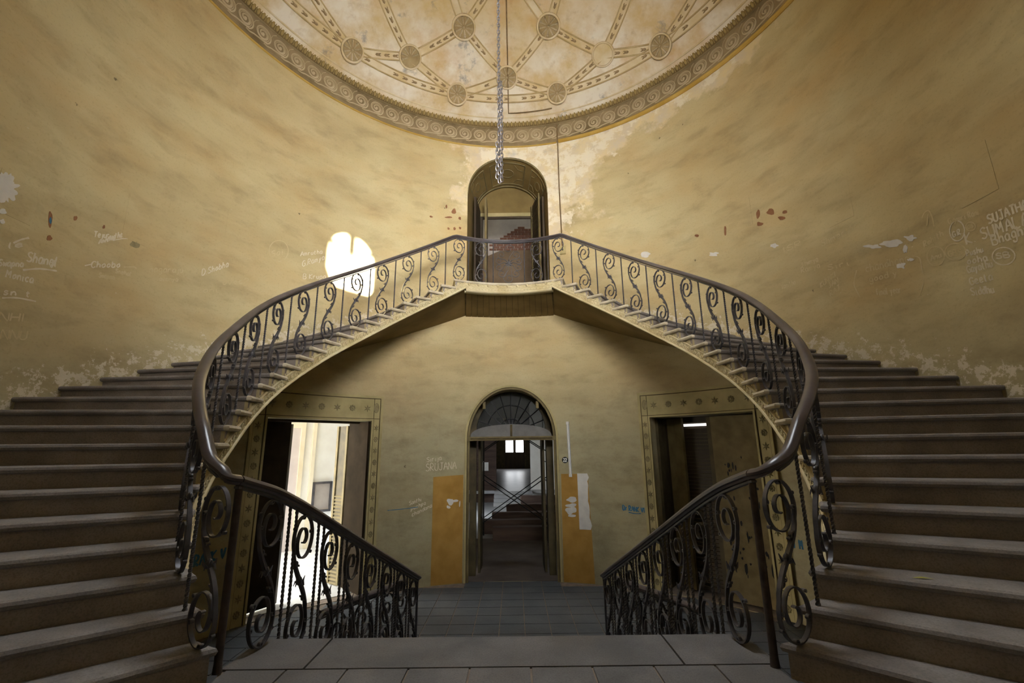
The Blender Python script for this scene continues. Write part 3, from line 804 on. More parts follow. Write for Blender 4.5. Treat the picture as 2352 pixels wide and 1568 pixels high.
# ------------------------------------------------------------------ ironwork
BH = 0.955                              # standard baluster height
def spiral(cx, cz, rx, rz, a0, a1, k0, k1, n, pw=1.0):
    out = []
    for i in range(n+1):
        f = i/n; a = radians(lerp(a0, a1, f)); q = lerp(k0, k1, f**pw); out.append((cx+rx*q*cos(a), cz+rz*q*sin(a)))
    return out
def curl(b, x, z, dx, dz, r, turn, wid, n=9, th=0.006):   # a small leaf tendril: leaves (x,z) heading (dx,dz), rolls up
    a = atan2(dz, dx); pts = [(x, z)]; px_, pz = x, z; L = r*5.2
    for i in range(n):
        a += turn*(0.22+0.62*i/n); st = L/n*(1-0.45*i/n); px_ += st*cos(a); pz += st*sin(a); pts.append((px_, pz))
    b.ribbon(pts, wid, th)
def scroll_mesh(wid=0.028):
    h = BH; top = []
    for k in range(57):
        ad = lerp(-28, 640, k/56); q = interp(ad, [-28, 180, 235, 285, 330, 370, 450, 540, 640], [1.0, 1.0, 0.95, 0.86, 0.66, 0.52, 0.44, 0.36, 0.20])
        top.append((0.120*q*cos(radians(ad)), 0.818*h+0.170*h*q*sin(radians(ad))))
    bot = [(-x, h-z) for x, z in top]
    p0 = top[0]; p1 = bot[0]
    stem = []
    for i in range(1, 14):
        f = i/14; q = f*f*(3-2*f); stem.append((lerp(p0[0], p1[0], 0.85*q+0.15*f), lerp(p0[1], p1[1], f)))
    main = top[::-1]+stem+bot
    th = [0.009]*len(main)
    c = len(top)+6
    for i in range(len(stem)):
        k = 1-abs(i-6)/7.0; th[len(top)+i] = 0.010+0.016*max(0, k)
    b = MB(); b.ribbon(main, wid, th)
    b2 = MB()
    for s in (1, -1):                   # paired tendrils, rotation-symmetric
        def T(x, z): return (x*s, z if s > 0 else h-z)
        for (x, z, dx, dz, r, tn) in ((0.088, 0.66*h, -1, 0.25, 0.019, 1), (0.045, 0.58*h, 1, 0.5, 0.020, 1), (0.118, 0.82*h, -0.9, 0.5, 0.012, 1), (0.100, 0.91*h, 0.9, 0.6, 0.010, -1), (-0.085, 0.70*h, -0.5, -1, 0.012, -1), (0.0, 0.98*h, 0.1, -1, 0.012, 1), (-0.118, 0.84*h, 1, -0.3, 0.012, 1)):
            x2, z2 = T(x, z); curl(b2, x2, z2, dx*s, dz*s, r, tn, wid*0.85, 9, 0.007)
    b3 = MB(); b3.ball((0, 0, h/2), 0.024, 0.020, 0.034, 8, 5)
    for k in range(7):                  # leaf collar
        a = 2*pi*k/7; b3.tube([(0.015*cos(a), 0.015*sin(a), h/2-0.02), (0.032*cos(a), 0.030*sin(a), h/2), (0.048*cos(a), 0.036*sin(a), h/2+0.03*(1 if k % 2 else -1))], [0.010, 0.009, 0.003], 4)
    return b.mesh('scroll_baluster', M['iron'], True), b2.mesh('tendrils', M['iron'], True), b3.mesh('leaf_collar', M['iron'], True)
SC = scroll_mesh()
def bar_mesh():
    b = MB(); rows = []; n = 72
    for i in range(n+1):
        f = i/n; a = 2*pi*8.5*f; r_ = 0.0125 if 0.02 < f < 0.98 else 0.016
        rows.append([(r_*cos(a+pi/2*k), r_*sin(a+pi/2*k), f*BH) for k in range(4)])
    b.grid(rows, True); return b.mesh('twisted_bar', M['iron'])
BARM = bar_mesh()
def add_scroll(parent, inv, p, ex, zs=1.0, mirror=False):
    ey = Vector((0, 0, 1)).cross(ex); mw = inv@frame_m(p, ex, ey, (0, 0, 1))@Matrix.Diagonal((1, 1, zs, 1))
    o = put('scroll_baluster', SC[0], parent, mw)
    put('tendrils', SC[1], o)['kind'] = 'stuff'; put('leaf_collar', SC[2], o); return o
def add_bar(parent, inv, p, h=BH):
    return put('twisted_bar', BARM, parent, inv@Matrix.Translation(p)@Matrix.Rotation(rnd.uniform(0, 1.5), 4, 'Z')@Matrix.Diagonal((1, 1, h/BH, 1)))
RAIL = [(-0.020, -0.030), (0.020, -0.030), (0.026, -0.016), (0.042, -0.010), (0.044, 0.006), (0.036, 0.018), (0.020, 0.030), (0.0, 0.034), (-0.020, 0.030), (-0.036, 0.018), (-0.044, 0.006), (-0.042, -0.010), (-0.026, -0.016)]
BARP = [(-0.017, -0.052), (0.017, -0.052), (0.017, -0.038), (-0.017, -0.038)]
RO = 0.085; RH = 0.945
def R3(i, sg): return inner(i, sg, RO)+Vector((0, 0, i*R+RH))
def lower_rail(sg):
    P = []
    for y, z in ((3.43, 1.03), (3.633, 0.955), (3.863, 0.858), (4.265, 0.675), (4.843, 0.410), (5.585, 0.072), (6.43, -0.312)): P.append(Vector((lx(y, sg), y, z)))
    return P
def rail_z(y): return interp(y, [3.13, 3.43, 3.633, 3.863, 6.43], [1.115, 1.03, 0.955, 0.858, -0.312])
side = {-1: 'left', 1: 'right'}
for sg in (-1, 1):
    nx = -1.75 if sg < 0 else 1.625
    bl = thing('stair_balustrade', 'wrought iron scroll balustrade with dark wooden handrail sweeping up the %s flight' % side[sg], 'balustrade', (2.7*sg, 5.0, 1.0))
    inv = Matrix.Translation((-2.7*sg, -5.0, -1.0))
    def bp(b, name, m, smooth=True):
        o = b.build(name, m, bl, smooth); o.matrix_local = inv; return o
    path = [Vector((nx-0.005*sg, 3.10, 1.120)), Vector((nx+0.02*sg, 3.035, 1.135)), inner(1.45, sg, RO*0.7)+Vector((0, 0, 1.185)), inner(2, sg, RO)+Vector((0, 0, 1.255)), inner(2.6, sg, RO)+Vector((0, 0, 2.6*R+RH-0.015))]
    path += [R3(i*0.5, sg) for i in range(6, 55)]
    path += [R3(27.3, sg)+Vector((0, 0, -0.02))]
    cp = catmull(path, 3)
    b = MB(); b.sweep(cp, RAIL); bp(b, 'handrail', M['rail'])
    b = MB(); b.sweep(cp[6:], BARP); bp(b, 'under_rail', M['iron'], False)
    for i in range(1, 27):
        u = i+0.42; p = inner(u, sg, RO)+Vector((0, 0, i*R))
        hh = (u*R+RH-0.05)-i*R
        if i == 1: u = 1.30; p = inner(u, sg, RO)+Vector((0, 0, i*R)); hh = 0.93
        if i % 2: add_scroll(bl, inv, p, itan(u, sg), hh/BH)
        else: add_bar(bl, inv, p, hh)
    # lower balustrade, with the newel
    lb = thing('stair_balustrade', 'wrought iron balustrade with paired twisted bars, %s of the descending flight' % side[sg], 'balustrade', (lx(5, sg), 5.0, ZF))
    linv2 = Matrix.Translation((-lx(5, sg), -5.0, -ZF))
    def lp(b, name, m, smooth=True):
        o = b.build(name, m, lb, smooth); o.matrix_local = linv2; return o
    path = [Vector((nx-0.005*sg, 3.10, 1.120)), Vector((nx-0.012*sg, 3.2, 1.097))]+lower_rail(sg)
    cp = catmull(path, 6)
    b = MB(); b.sweep(cp, RAIL); lp(b, 'handrail', M['rail'])
    b = MB(); b.sweep(cp, BARP); lp(b, 'under_rail', M['iron'], False)
    b = MB(); b.tube([(nx, 3.13, 0.0), (nx, 3.13, 0.05), (nx, 3.13, 1.09)], [0.028, 0.024, 0.023], 10); lp(b, 'newel_post', M['iron_rust'])
    for k in range(8):
        y = 3.46+GO*k; z = -k*R; h = rail_z(y)-0.05-z
        ex = Vector((lx(y-0.1, sg)-lx(y+0.1, sg), -0.2, 0)).normalized()
        if y < 6.4: add_scroll(lb, linv2, Vector((lx(y, sg), y, z)), ex, h/BH)
        for dy in (0.205, 0.29):
            yy = y+dy; zz = max(-(k+1)*R, ZF); 
            if yy < 6.42: add_bar(lb, linv2, Vector((lx(yy, sg), yy, zz)), rail_z(yy)-0.05-zz)
    b = MB(); b.box(lx(6.41, sg)-0.012, lx(6.41, sg)+0.012, 6.40, 6.424, ZF, -0.33); lp(b, 'end_post', M['iron'], False)
    # guard rail beside the flight on the lower floor
    gr = thing('guard_rail', 'low iron guard rail seen behind the %s descending balustrade' % side[sg], 'railing', (1.75*sg, 5.4, ZF))
    ginv = Matrix.Translation((-1.75*sg, -5.4, -ZF))
    gp = catmull([Vector((1.33*sg, 6.28, -0.31)), Vector((1.47*sg, 5.99, -0.31)), Vector((1.75*sg, 5.5, -0.31)), Vector((1.93*sg, 5.12, -0.31))], 6)
    b = MB(); b.sweep(gp, RAIL); o = b.build('handrail', M['rail'], gr, True); o.matrix_local = ginv
    b = MB(); b.sweep(gp, BARP); o = b.build('under_rail', M['iron'], gr); o.matrix_local = ginv
    for k in range(2, len(gp)-1, 2):
        p = gp[k]; ex = (gp[k+1]-gp[k-1]).normalized(); q = Vector((p.x, p.y, ZF)); h = -0.31-0.05-ZF
        if k % 4 == 2: add_scroll(gr, ginv, q, ex, h/BH)
        else: add_bar(gr, ginv, q, h)
# landing balustrade
lb = thing('landing_balustrade', 'level iron balustrade with a flower of scrolls before the upper doorway', 'balustrade', (0, 8.95, ZT))
linv3 = Matrix.Translation((0, -8.95, -ZT))
FP = [inner(27.3, -1, RO)]+[p for p in foff(FC, RO)]+[inner(27.3, 1, RO)]
FP = catmull(FP, 3); zr = 27.3*R+RH-0.02
cp = [p+Vector((0, 0, zr)) for p in FP]
b = MB(); b.sweep(cp, RAIL); o = b.build('handrail', M['rail'], lb, True); o.matrix_local = linv3
b = MB(); b.sweep(cp, BARP); o = b.build('under_rail', M['iron'], lb); o.matrix_local = linv3
def onrail(x):
    for p, q in zip(FP, FP[1:]):
        if p.x <= x <= q.x: f = (x-p.x)/(q.x-p.x); return p.lerp(q, f)+Vector((0, 0, ZT)), (q-p).normalized()
    return FP[-1]+Vector((0, 0, ZT)), Vector((1, 0, 0))
hb = zr-0.05-ZT
for x in (-0.84, -0.33, 0.33, 0.82): p, e = onrail(x); add_bar(lb, linv3, p, hb)
for x, d in ((-1.03, 1), (-0.585, 1), (0.585, -1), (1.03, -1)): p, e = onrail(x); add_scroll(lb, linv3, p, e*d, hb/BH)
p, e = onrail(0.0)
b = MB(); wid = 0.018
PET = [(90, 0.44), (52, 0.34), (18, 0.30), (-20, 0.30), (-55, 0.36), (-90, 0.44), (-125, 0.36), (-160, 0.30), (162, 0.30), (128, 0.34)]
for k, (ad, ln) in enumerate(PET):
    a = radians(ad); sgn = 1 if cos(a) >= -0.01 else -1; R_ = ln*0.27; cc_ = ln-R_; pts = [(0.025*cos(a), 0.025*sin(a)), (0.45*cc_*cos(a-sgn*0.10), 0.45*cc_*sin(a-sgn*0.10))]
    st = a-sgn*pi/2-sgn*0.35
    for i in range(23):
        f = i/22; q = R_*lerp(1.0, 0.24, f**0.85); aa = st+sgn*radians(450)*f; pts.append((cc_*cos(a)+q*cos(aa), cc_*sin(a)+q*sin(aa)))
    b.ribbon([(x, hb/2+z*(hb/0.90)) for x, z in pts], wid, 0.008)
fl_ = b.mesh('scroll_flower', M['iron'], True)
o = put('scroll_flower', fl_, lb, linv3@frame_m(p, e, Vector((-e.y, e.x, 0)), (0, 0, 1)))
b = MB(); b.ball((0, 0, hb/2), 0.04, 0.03, 0.05, 8, 5)
for k in range(8): a = 2*pi*k/8; b.tube([(0.02*cos(a), 0, hb/2+0.02*sin(a)), (0.07*cos(a), -0.02, hb/2+0.07*sin(a)), (0.085*cos(a), -0.045, hb/2+0.085*sin(a))], [0.016, 0.012, 0.003], 4)
b.build('leaf_boss', M['iron'], o, True)

# ------------------------------------------------------------------ lower arched doorway
d1 = thing('door_1', 'arched lower doorway with fan-shaped window over open double doors', 'doorway', (0, 10.25, ZF), None, 'structure')
def dpart(b, name, m, par, smooth=False):
    o = b.build(name, m, par, smooth); o.matrix_local = Matrix.Translation(-par.location); return o
def archpath(c, hw, spring, rise, z0, n=28, nz=6):
    P = [(c-hw, lerp(z0, spring, k/nz)) for k in range(nz)]
    P += [(c-hw*cos(pi*k/n), spring+rise*sin(pi*k/n)) for k in range(n+1)]
    return P+[(c+hw, lerp(spring, z0, (k+1)/nz)) for k in range(nz)]
def wband(i0, i1, o0, o1, name, m, par):
    o = band(i0, i1, o0, o1, name, m, par); o.matrix_local = Matrix.Translation(-par.location); return o
wband(archpath(0.01, 0.925, 1.53, 1.075, ZF), archpath(0.01, 0.965, 1.53, 1.11, ZF), -0.06, 0.03, 'architrave', M['olive'], d1)
wband(archpath(0.01, 0.965, 1.53, 1.11, ZF), archpath(0.01, 0.985, 1.53, 1.125, ZF), -0.02, 0.012, 'architrave_groove', M['groove'], d1)
wband(archpath(0.01, 0.985, 1.53, 1.125, ZF), archpath(0.01, 1.03, 1.53, 1.165, ZF), -0.02, 0.04, 'architrave_roll', M['doorframe'], d1)
b = MB(); b.box(-0.95, 0.97, 10.12, 10.30, 1.475, 1.56); dpart(b, 'transom', M['olive'], d1)
b = MB(); b.box(-0.88, 0.90, 10.10, 10.13, 1.50, 1.53); dpart(b, 'transom_bead', M['groove'], d1)
b = MB(); P = [(-0.90, 1.56)]+[(-0.90*cos(pi*k/20), 1.56+0.27*sin(pi*k/20)**0.8) for k in range(21)]+[(0.90, 1.56)]
n = len(P); b.prism([(p[0], p[1]) for p in P], 0, 0.05, lambda x, z, y: (x, 10.30+y, z)); dpart(b, 'segmental_panel', M['panelgrey'], d1)
b = MB(); b.box(-0.02, 0.03, 10.285, 10.30, 1.56, 1.82); dpart(b, 'panel_batten', M['groove'], d1)
FY, FZ, FR = 10.74, 1.66, 0.80
b = MB(); rows = []
for k in range(25):
    a = pi*k/24; rows.append([(r_*cos(a), y, FZ+r_*1.13*sin(a)) for r_, y in ((FR, FY-0.05), (FR, FY+0.05), (FR+0.22, FY+0.05), (FR+0.22, FY-0.05))])
b.grid(rows, True); dpart(b, 'fanlight_frame', M['olive_dark'], d1)
NSP = 10
for k in range(1, NSP):
    a = pi*k/NSP; b = MB(); b.tube([(0.06*cos(a), FY, FZ+0.06*sin(a)), (FR*cos(a), FY, FZ+FR*1.13*sin(a))], 0.013, 5); dpart(b, 'fan_spoke', M['black'], d1)
for q in (0.28, 0.56):
    b = MB(); b.tube([(q*cos(pi*k/24), FY, FZ+q*1.13*sin(pi*k/24)) for k in range(25)], 0.012, 5); dpart(b, 'fan_ring', M['black'], d1)
for q0, q1 in ((0.06, 0.27), (0.29, 0.55), (0.57, 0.80)):
    for k in range(NSP):
        if (q0, k) in ((0.06, 4), (0.06, 5)): continue
        a0, a1 = pi*(k+0.04)/NSP, pi*(k+0.96)/NSP
        b = MB(); P = [(q*cos(a), FZ+q*1.13*sin(a)) for q, a in ((q0, a0), (q1, a0), (q1, (a0+a1)/2), (q1, a1), (q0, a1))]
        b.prism(P, -0.003, 0.003, lambda x, z, y: (x, FY+0.01+y, z)); dpart(b, 'pane', M['glass'], d1)
b = MB(); b.box(-0.95, 0.97, FY-0.06, FY+0.06, 1.55, 1.66); dpart(b, 'fanlight_sill', M['olive_dark'], d1)
for sg in (-1, 1):
    b = MB(); b.box(sg*0.80, sg*0.95, FY-0.06, FY+0.06, ZF, 1.6); dpart(b, 'door_post', M['olive_dark'], d1)
    b = MB(); x = sg*0.735; b.box(x-0.025, x+0.025, FY+0.06, FY+0.86, ZF+0.03, 1.53)
    for z0, z1 in ((ZF+0.2, -0.45), (-0.3, 1.35)):
        b.box(x-0.032, x+0.032, FY+0.18, FY+0.74, z0, z1)
    o = dpart(b, 'door_leaf', M['olive_dark'], d1)
    b = MB(); b.tube([(x-sg*0.05, FY+0.12, -0.2+0.02), (x-sg*0.06, FY+0.12, -0.12)], 0.012, 6); dpart(b, 'bolt', M['steel'], d1)
    b = MB(); b.box(sg*0.60-0.03, sg*0.60+0.03, 10.32, 10.42, 2.18, 2.34); dpart(b, 'bracket', M['olive'], d1)

# ------------------------------------------------------------------ the hall and passage beyond the lower door
def slabbox(name, x0, x1, y0, y1, z0, z1, m, label, cat):
    b = MB(); b.box(x0, x1, y0, y1, z0, z1); return tag(b.build(name, m), label, cat, None, 'structure')
slabbox('floor_hall_far', -2.8, 2.8, 14.9, 24.6, ZF-0.1, ZF-0.001, M['marble'], 'pale stone floor at the far side of the hall beyond the lower doorway', 'floor')
slabbox('floor_hall', -2.8, 2.8, 10.28, 14.9, ZF-0.1, ZF-0.002, M['darkfloor'], 'near floor of the hall beyond the lower doorway, coloured dark for its shade', 'floor')  # near hall floor: its lack of light is put into the darker colour
slabbox('wall_hall_left', -2.8, -2.6, 10.9, 24.6, ZF, 4.4, M['olive'], 'left wall of the hall beyond the lower doorway', 'wall')
slabbox('wall_hall_right', 2.6, 2.8, 10.9, 24.6, ZF, 4.4, M['olive'], 'right wall of the hall beyond the lower doorway', 'wall')
slabbox('ceiling_hall', -2.8, 2.8, 10.9, 24.6, 4.3, 4.4, M['olive'], 'ceiling of the hall beyond the lower doorway', 'ceiling')
slabbox('wall_hall_far_left', -2.7, -0.87, 24.5, 24.7, ZF, 4.4, M['timber'], 'dark far wall of the hall left of the passage', 'wall')
slabbox('wall_hall_far_right', 0.90, 2.7, 24.5, 24.7, ZF, 4.4, M['white'], 'whitewashed far wall of the hall right of the passage', 'wall')
slabbox('wall_hall_lintel', -0.87, 0.90, 24.5, 24.7, 2.9, 4.4, M['olive_dark'], 'wall over the passage opening', 'wall')
slabbox('baseboard_hall', 0.95, 2.6, 24.46, 24.5, ZF, ZF+0.28, M['timber'], 'brown skirting under the whitewashed hall wall', 'baseboard')
slabbox('floor_passage', -2.3, 2.3, 24.1, 50, -0.9, -0.76, M['marble'], 'worn pale floor of the long passage', 'floor')
slabbox('wall_passage_left', -2.4, -2.2, 24.7, 50, -0.9, 3.6, M['greyplaster'], 'left wall of the long passage', 'wall')
slabbox('wall_passage_right', 2.2, 2.4, 24.7, 50, -0.9, 3.6, M['greyplaster'], 'right wall of the long passage', 'wall')
slabbox('ceiling_passage', -2.4, 2.4, 24.7, 50, 3.5, 3.6, M['greyplaster'], 'ceiling of the long passage', 'ceiling')
st = thing('passage_steps', 'low grey steps leading up into the long passage', 'steps', (0, 23.4, ZF))
for k in range(4):
    b = MB(); b.box(-0.95, 0.95, 22.75+k*0.34, 24.15, ZF+k*0.15, ZF+(k+1)*0.15); dpart(b, 'step', M['marble'], st)
b = MB(); b.box(-2.2, 2.2, 49.8, 50, -0.9, 3.6); ew = tag(b.build('wall_passage_end', M['olive_dark']), 'dark end wall of the long passage', 'wall', None, 'structure')
ed = thing('door_5', 'far double door with two bright glazed panes at the end of the passage', 'door', (0.1, 49.7, -0.76), None, 'structure')
for sg in (-1, 1):
    x0, x1 = (-0.95, 0.07) if sg < 0 else (0.13, 1.15)
    b = MB(); b.box(x0, x1, 49.66, 49.74, -0.74, 0.92); b.box(x0, x1, 49.66, 49.74, 2.15, 2.5); b.box(x0, x0+0.12, 49.66, 49.74, 0.9, 2.2); b.box(x1-0.1, x1, 49.66, 49.74, 0.9, 2.2)
    lf_ = dpart(b, 'door_leaf', M['doorwood'], ed)
    b = MB(); b.box(x0+0.12, x1-0.1, 49.69, 49.71, 0.92, 2.15); o = b.build('pane', M['lit'], lf_)
b = MB(); b.box(-1.15, 1.35, 49.64, 49.76, 2.5, 2.75); b.box(-1.15, -0.97, 49.64, 49.76, -0.76, 2.5); b.box(1.17, 1.35, 49.64, 49.76, -0.76, 2.5); dpart(b, 'door_frame', M['olive_dark'], ed)
# timbers
def beam(x0, x1, y0, y1, z0, z1, label, ragged=False):
    b = MB(); P = []
    nx_ = 7
    rows = []
    for k in range(nx_):
        x = lerp(x0, x1, k/(nx_-1)); j = lambda: rnd.uniform(-0.012, 0.012)*(2.2 if ragged else 1)
        rows.append([(x+(j()*3 if k == 0 else 0), y0+j(), z0), (x+(j()*3 if k == 0 else 0), y1+j(), z0), (x+(j()*3 if k == 0 else 0), y1+j(), z1+j()), (x+(j()*3 if k == 0 else 0), y0+j(), z1+j())])
    b.grid(rows, True); b.f += [(3, 2, 1, 0), (24, 25, 26, 27)]
    return tag(b.build('timber_beam', M['timber']), label, 'beam', 'old timbers stacked in the hall')
beam(-0.62, 1.9, 14.5, 14.85, ZF, ZF+0.37, 'front thick brown timber beam lying on the hall floor, nearest the doorway')
beam(-1.02, 1.9, 15.6, 15.95, ZF, ZF+0.42, 'long timber beam lying just behind the front one in the hall')
beam(-0.75, 1.9, 16.6, 16.95, ZF, ZF+0.52, 'third timber beam back, in the middle of the hall stack')
beam(-0.22, 1.9, 18.1, 18.5, ZF, ZF+0.60, 'short rough-ended timber beam, second from the far end of the stack', True)
beam(0.32, 1.9, 20.0, 20.4, ZF, ZF+0.72, 'farthest timber beam of the stack, against the pale passage floor')
# scaffold
sc_ = thing('scaffold', 'black tubular scaffold with crossed braces standing in the hall', 'scaffold', (0, 14.2, ZF))
XL, XR = -0.93, 1.02
def sctube(name, P, r_=0.02): b = MB(); b.tube(P, r_, 6); return dpart(b, name, M['black'], sc_)
for x in (XL, XR):
    for y in (14.0, 15.3):
        sctube('upright', [(x, y, ZF+0.1), (x, y, 2.6)], 0.022)
        b = MB(); b.lathe([(0.02, -0.02), (0.07, -0.02), (0.085, 0.0), (0.07, 0.02), (0.02, 0.02)], 12, lambda a, c, e, x=x, y=y: (x+e, y+a, ZF+0.09+c)); dpart(b, 'castor', M['black'], sc_)
    for z in (0.35, 0.9, 1.7): sctube('end_rung', [(x, 14.0, z), (x, 15.3, z)], 0.016)
for y in (14.0, 15.3):
    sctube('cross_brace', [(XL, y, -0.82), (XR, y, 0.48)], 0.016); sctube('cross_brace', [(XL, y, 0.48), (XR, y, -0.82)], 0.016)
    sctube('cross_brace', [(XL, y, 1.22), (XR*0.3, y, 2.05)], 0.016); sctube('cross_brace', [(XR, y, 1.22), (XL*0.3, y, 2.05)], 0.016)
b = MB(); b.box(-1.72, -1.28, 24.46, 24.5, 0.2, 0.62); tag(b.build('paper_notice', M['paper']), 'pale paper notice pinned on the dark far hall wall', 'notice')

# ------------------------------------------------------------------ side doorways with star and flower surrounds
flower = MB()
for k in range(8): a = 2*pi*k/8; flower.ball((0.045*cos(a), -0.006, 0.045*sin(a)), 0.021, 0.011, 0.021, 6, 3)
flower.ball((0, -0.008, 0), 0.026, 0.014, 0.026, 6, 4); flower_me = flower.mesh('flower_motif', M['motif'])
star = MB()
for k in range(6): a = 2*pi*k/6+pi/2; star.tube([(0, -0.006, 0), (0.035*cos(a), -0.006, 0.035*sin(a)), (0.072*cos(a), 0.0, 0.072*sin(a))], [0.018, 0.013, 0.003], 4)
star_me = star.mesh('star_motif', M['motif'])
oval = MB(); oval.tube([(0.045*cos(2*pi*k/16), -0.004, 0.095*sin(2*pi*k/16)) for k in range(16)], 0.011, 5, True, True); oval.tube([(0.028*cos(2*pi*k/12), -0.004, 0.066*sin(2*pi*k/12)) for k in range(12)], 0.008, 5, True, True); oval.ball((0, 0, 0), 0.018, 0.012, 0.05, 6, 4)
oval_me = oval.mesh('oval_medallion', M['motif'], True)
DOORLBL = {-1: 'left lower doorway, star and flower surround, open to a dazzling white room', 1: 'right lower doorway, star and flower surround, olive leaves half shut'}
def line(s0, z0, s1, z1, n=8): return [(lerp(s0, s1, k/n), lerp(z0, z1, k/n)) for k in range(n+1)]
def side_door(sg):
    A, B = 3.02, 5.0; IW, OW = 0.17, 0.24; T0, T1 = 1.885, 2.34
    root = thing('door_2' if sg < 0 else 'door_3', DOORLBL[sg], 'doorway', W(sg*4.01, ZF), None, 'structure')
    def bd(p, q, o0, o1, name, m):
        o = band([(s*sg, z) for s, z in p], [(s*sg, z) for s, z in q], o0, o1, name, m, root); o.matrix_local = Matrix.Translation(-root.location); return o
    jA = bd(line(A-IW, ZF, A-IW, 1.9), line(A, ZF, A, 1.9), -0.05, 0.018, 'jamb_panel', M['doorframe'])
    jB = bd(line(B, ZF, B, 1.9), line(B+OW, ZF, B+OW, 1.9), -0.05, 0.018, 'jamb_panel', M['doorframe'])
    hd_ = bd(line(A, T0, B, T0), line(A, T1, B, T1), -0.05, 0.018, 'header_panel', M['doorframe'])
    for s0, s1 in ((A-IW, A), (B, B+OW)):
        cb = bd(line(s0, 1.9, s1, 1.9, 3), line(s0, T1, s1, T1, 3), -0.05, 0.022, 'corner_block', M['doorframe'])
        put('oval_medallion', oval_me, cb, Matrix.Translation(-root.location).inverted() @ Matrix.Translation(-root.location) @ wframe(sg*(s0+s1)/2, (1.95+T1)/2+0.0, 0.024))
    for p, q in ((line(A-IW-0.05, ZF, A-IW-0.05, T1+0.05), line(A-IW, ZF, A-IW, T1+0.05)), (line(B+OW, ZF, B+OW, T1+0.05), line(B+OW+0.05, ZF, B+OW+0.05, T1+0.05)), (line(A-IW, T1, B+OW, T1), line(A-IW, T1+0.05, B+OW, T1+0.05))):
        bd(p, q, -0.03, 0.045, 'outer_moulding', M['doorframe'])
    for p, q in ((line(A-IW, ZF, A-IW, T1), line(A-IW+0.012, ZF, A-IW+0.012, T1)), (line(B+OW-0.014, ZF, B+OW-0.014, T1), line(B+OW, ZF, B+OW, T1)), (line(A-IW, T1-0.014, B+OW, T1-0.014), line(A-IW, T1, B+OW, T1)),
                 (line(A-0.045, ZF, A-0.045, T1), line(A-0.033, ZF, A-0.033, T1)), (line(B+0.035, ZF, B+0.035, T1), line(B+0.05, ZF, B+0.05, T1)), (line(A-IW, 1.918, B+OW, 1.918), line(A-IW, 1.93, B+OW, 1.93))):
        bd(p, q, 0.0, 0.026, 'groove', M['groove'])  # thin dark strips laid on in place of cut grooves
    for p, q in ((line(A-0.033, ZF, A-0.033, 1.918), line(A, ZF, A, 1.918)), (line(B, ZF, B, 1.918), line(B+0.035, ZF, B+0.035, 1.918)), (line(A-0.03, T0, B+0.03, T0), line(A-0.03, 1.918, B+0.03, 1.918))):
        bd(p, q, -0.03, 0.038, 'inner_moulding', M['doorframe'])
    inv = Matrix.Translation(-root.location)
    for k in range(7):
        s = lerp(A+0.10, B-0.06, k/6); put('star_motif' if k % 2 == 0 else 'flower_motif', star_me if k % 2 == 0 else flower_me, hd_, wframe(sg*s, 2.13, 0.02))
    for k in range(14):
        z = 1.74-k*0.225
        for jp, s, sc in ((jA, A-0.105, 0.72), (jB, B+0.145, 0.9)):
            put('star_motif' if k % 2 == 0 else 'flower_motif', star_me if k % 2 == 0 else flower_me, jp, wframe(sg*s, z, 0.02)@Matrix.Diagonal((sc, 1, 0.95, 1)))
    return root
d2 = side_door(-1); d3 = side_door(1)
def door_local(sg):                      # planar frame of the opening: x to the right, y outward
    a, c = W(sg*3.02, ZF), W(sg*5.0, ZF)
    if sg < 0: a, c = c, a
    ex = (c-a).normalized(); ey = Vector((-ex.y, ex.x, 0)); o = (a+c)/2
    return o, ex, ey, (c-a).length/2
def dl_px(sg, x, depth, y=1100):         # local x where the sight line of a photograph column meets the given depth
    o, ex, ey, hw = door_local(sg); d = ray(x, y); k = (depth-(CAM-o).dot(ey))/d.dot(ey); p = CAM+d*k; return (p-o).dot(ex)
def leafbox(root, sg, xa, da, xb, db, z0, z1, th, name, m, par=None):   # upright panel from (xa, depth da) to (xb, depth db)
    o, ex, ey, hw = door_local(sg); A = o+ex*xa+ey*da; B = o+ex*xb+ey*db; t = (B-A).normalized(); n = Vector((-t.y, t.x, 0))*th/2
    P = [A-n, B-n, B+n, A+n]; b = MB(); b.prism([(p.x, p.y) for p in P], z0, z1); ob = b.build(name, m, par or root)
    if par is None: ob.matrix_local = Matrix.Translation(-root.location)
    return ob
ZD = 1.87
o, ex, ey, hw = door_local(-1)
leafbox(d2, -1, -hw-0.02, 0.42, dl_px(-1, 655, 0.62), 0.62, ZF+0.02, ZD-0.02, 0.05, 'door_leaf', M['leafshade'])
leafbox(d2, -1, dl_px(-1, 655, 0.62), 0.62, dl_px(-1, 661, 0.66), 0.70, ZF+0.02, ZD-0.06, 0.05, 'door_leaf_edge', M['doorwood'])
leafbox(d2, -1, hw-0.03, 0.01, hw-0.03, 0.86, ZF+0.02, ZD, 0.05, 'door_leaf', M['leafshade'])
xa, xb = hw-0.03, dl_px(-1, 769, 1.30)
lv = leafbox(d2, -1, xa, 0.92, xb, 1.30, ZF+0.02, ZD-0.05, 0.012, 'louvre_leaf', M['olive_dark'])
A = o+ex*xa+ey*0.92; B = o+ex*xb+ey*1.30; t = (B-A).normalized(); nrm = Vector((t.y, -t.x, 0)); nrm = nrm if nrm.dot(-ey) > 0 else -nrm
Lw = (B-A).length
for f0, f1 in ((0.0, 0.16), (0.84, 1.0)):
    b = MB(); p, q = A.lerp(B, f0), A.lerp(B, f1); b.prism([(v.x, v.y) for v in (p-nrm*0.02, q-nrm*0.02, q+nrm*0.03, p+nrm*0.03)], ZF+0.02, ZD-0.05); x = b.build('stile', M['olive'], lv)
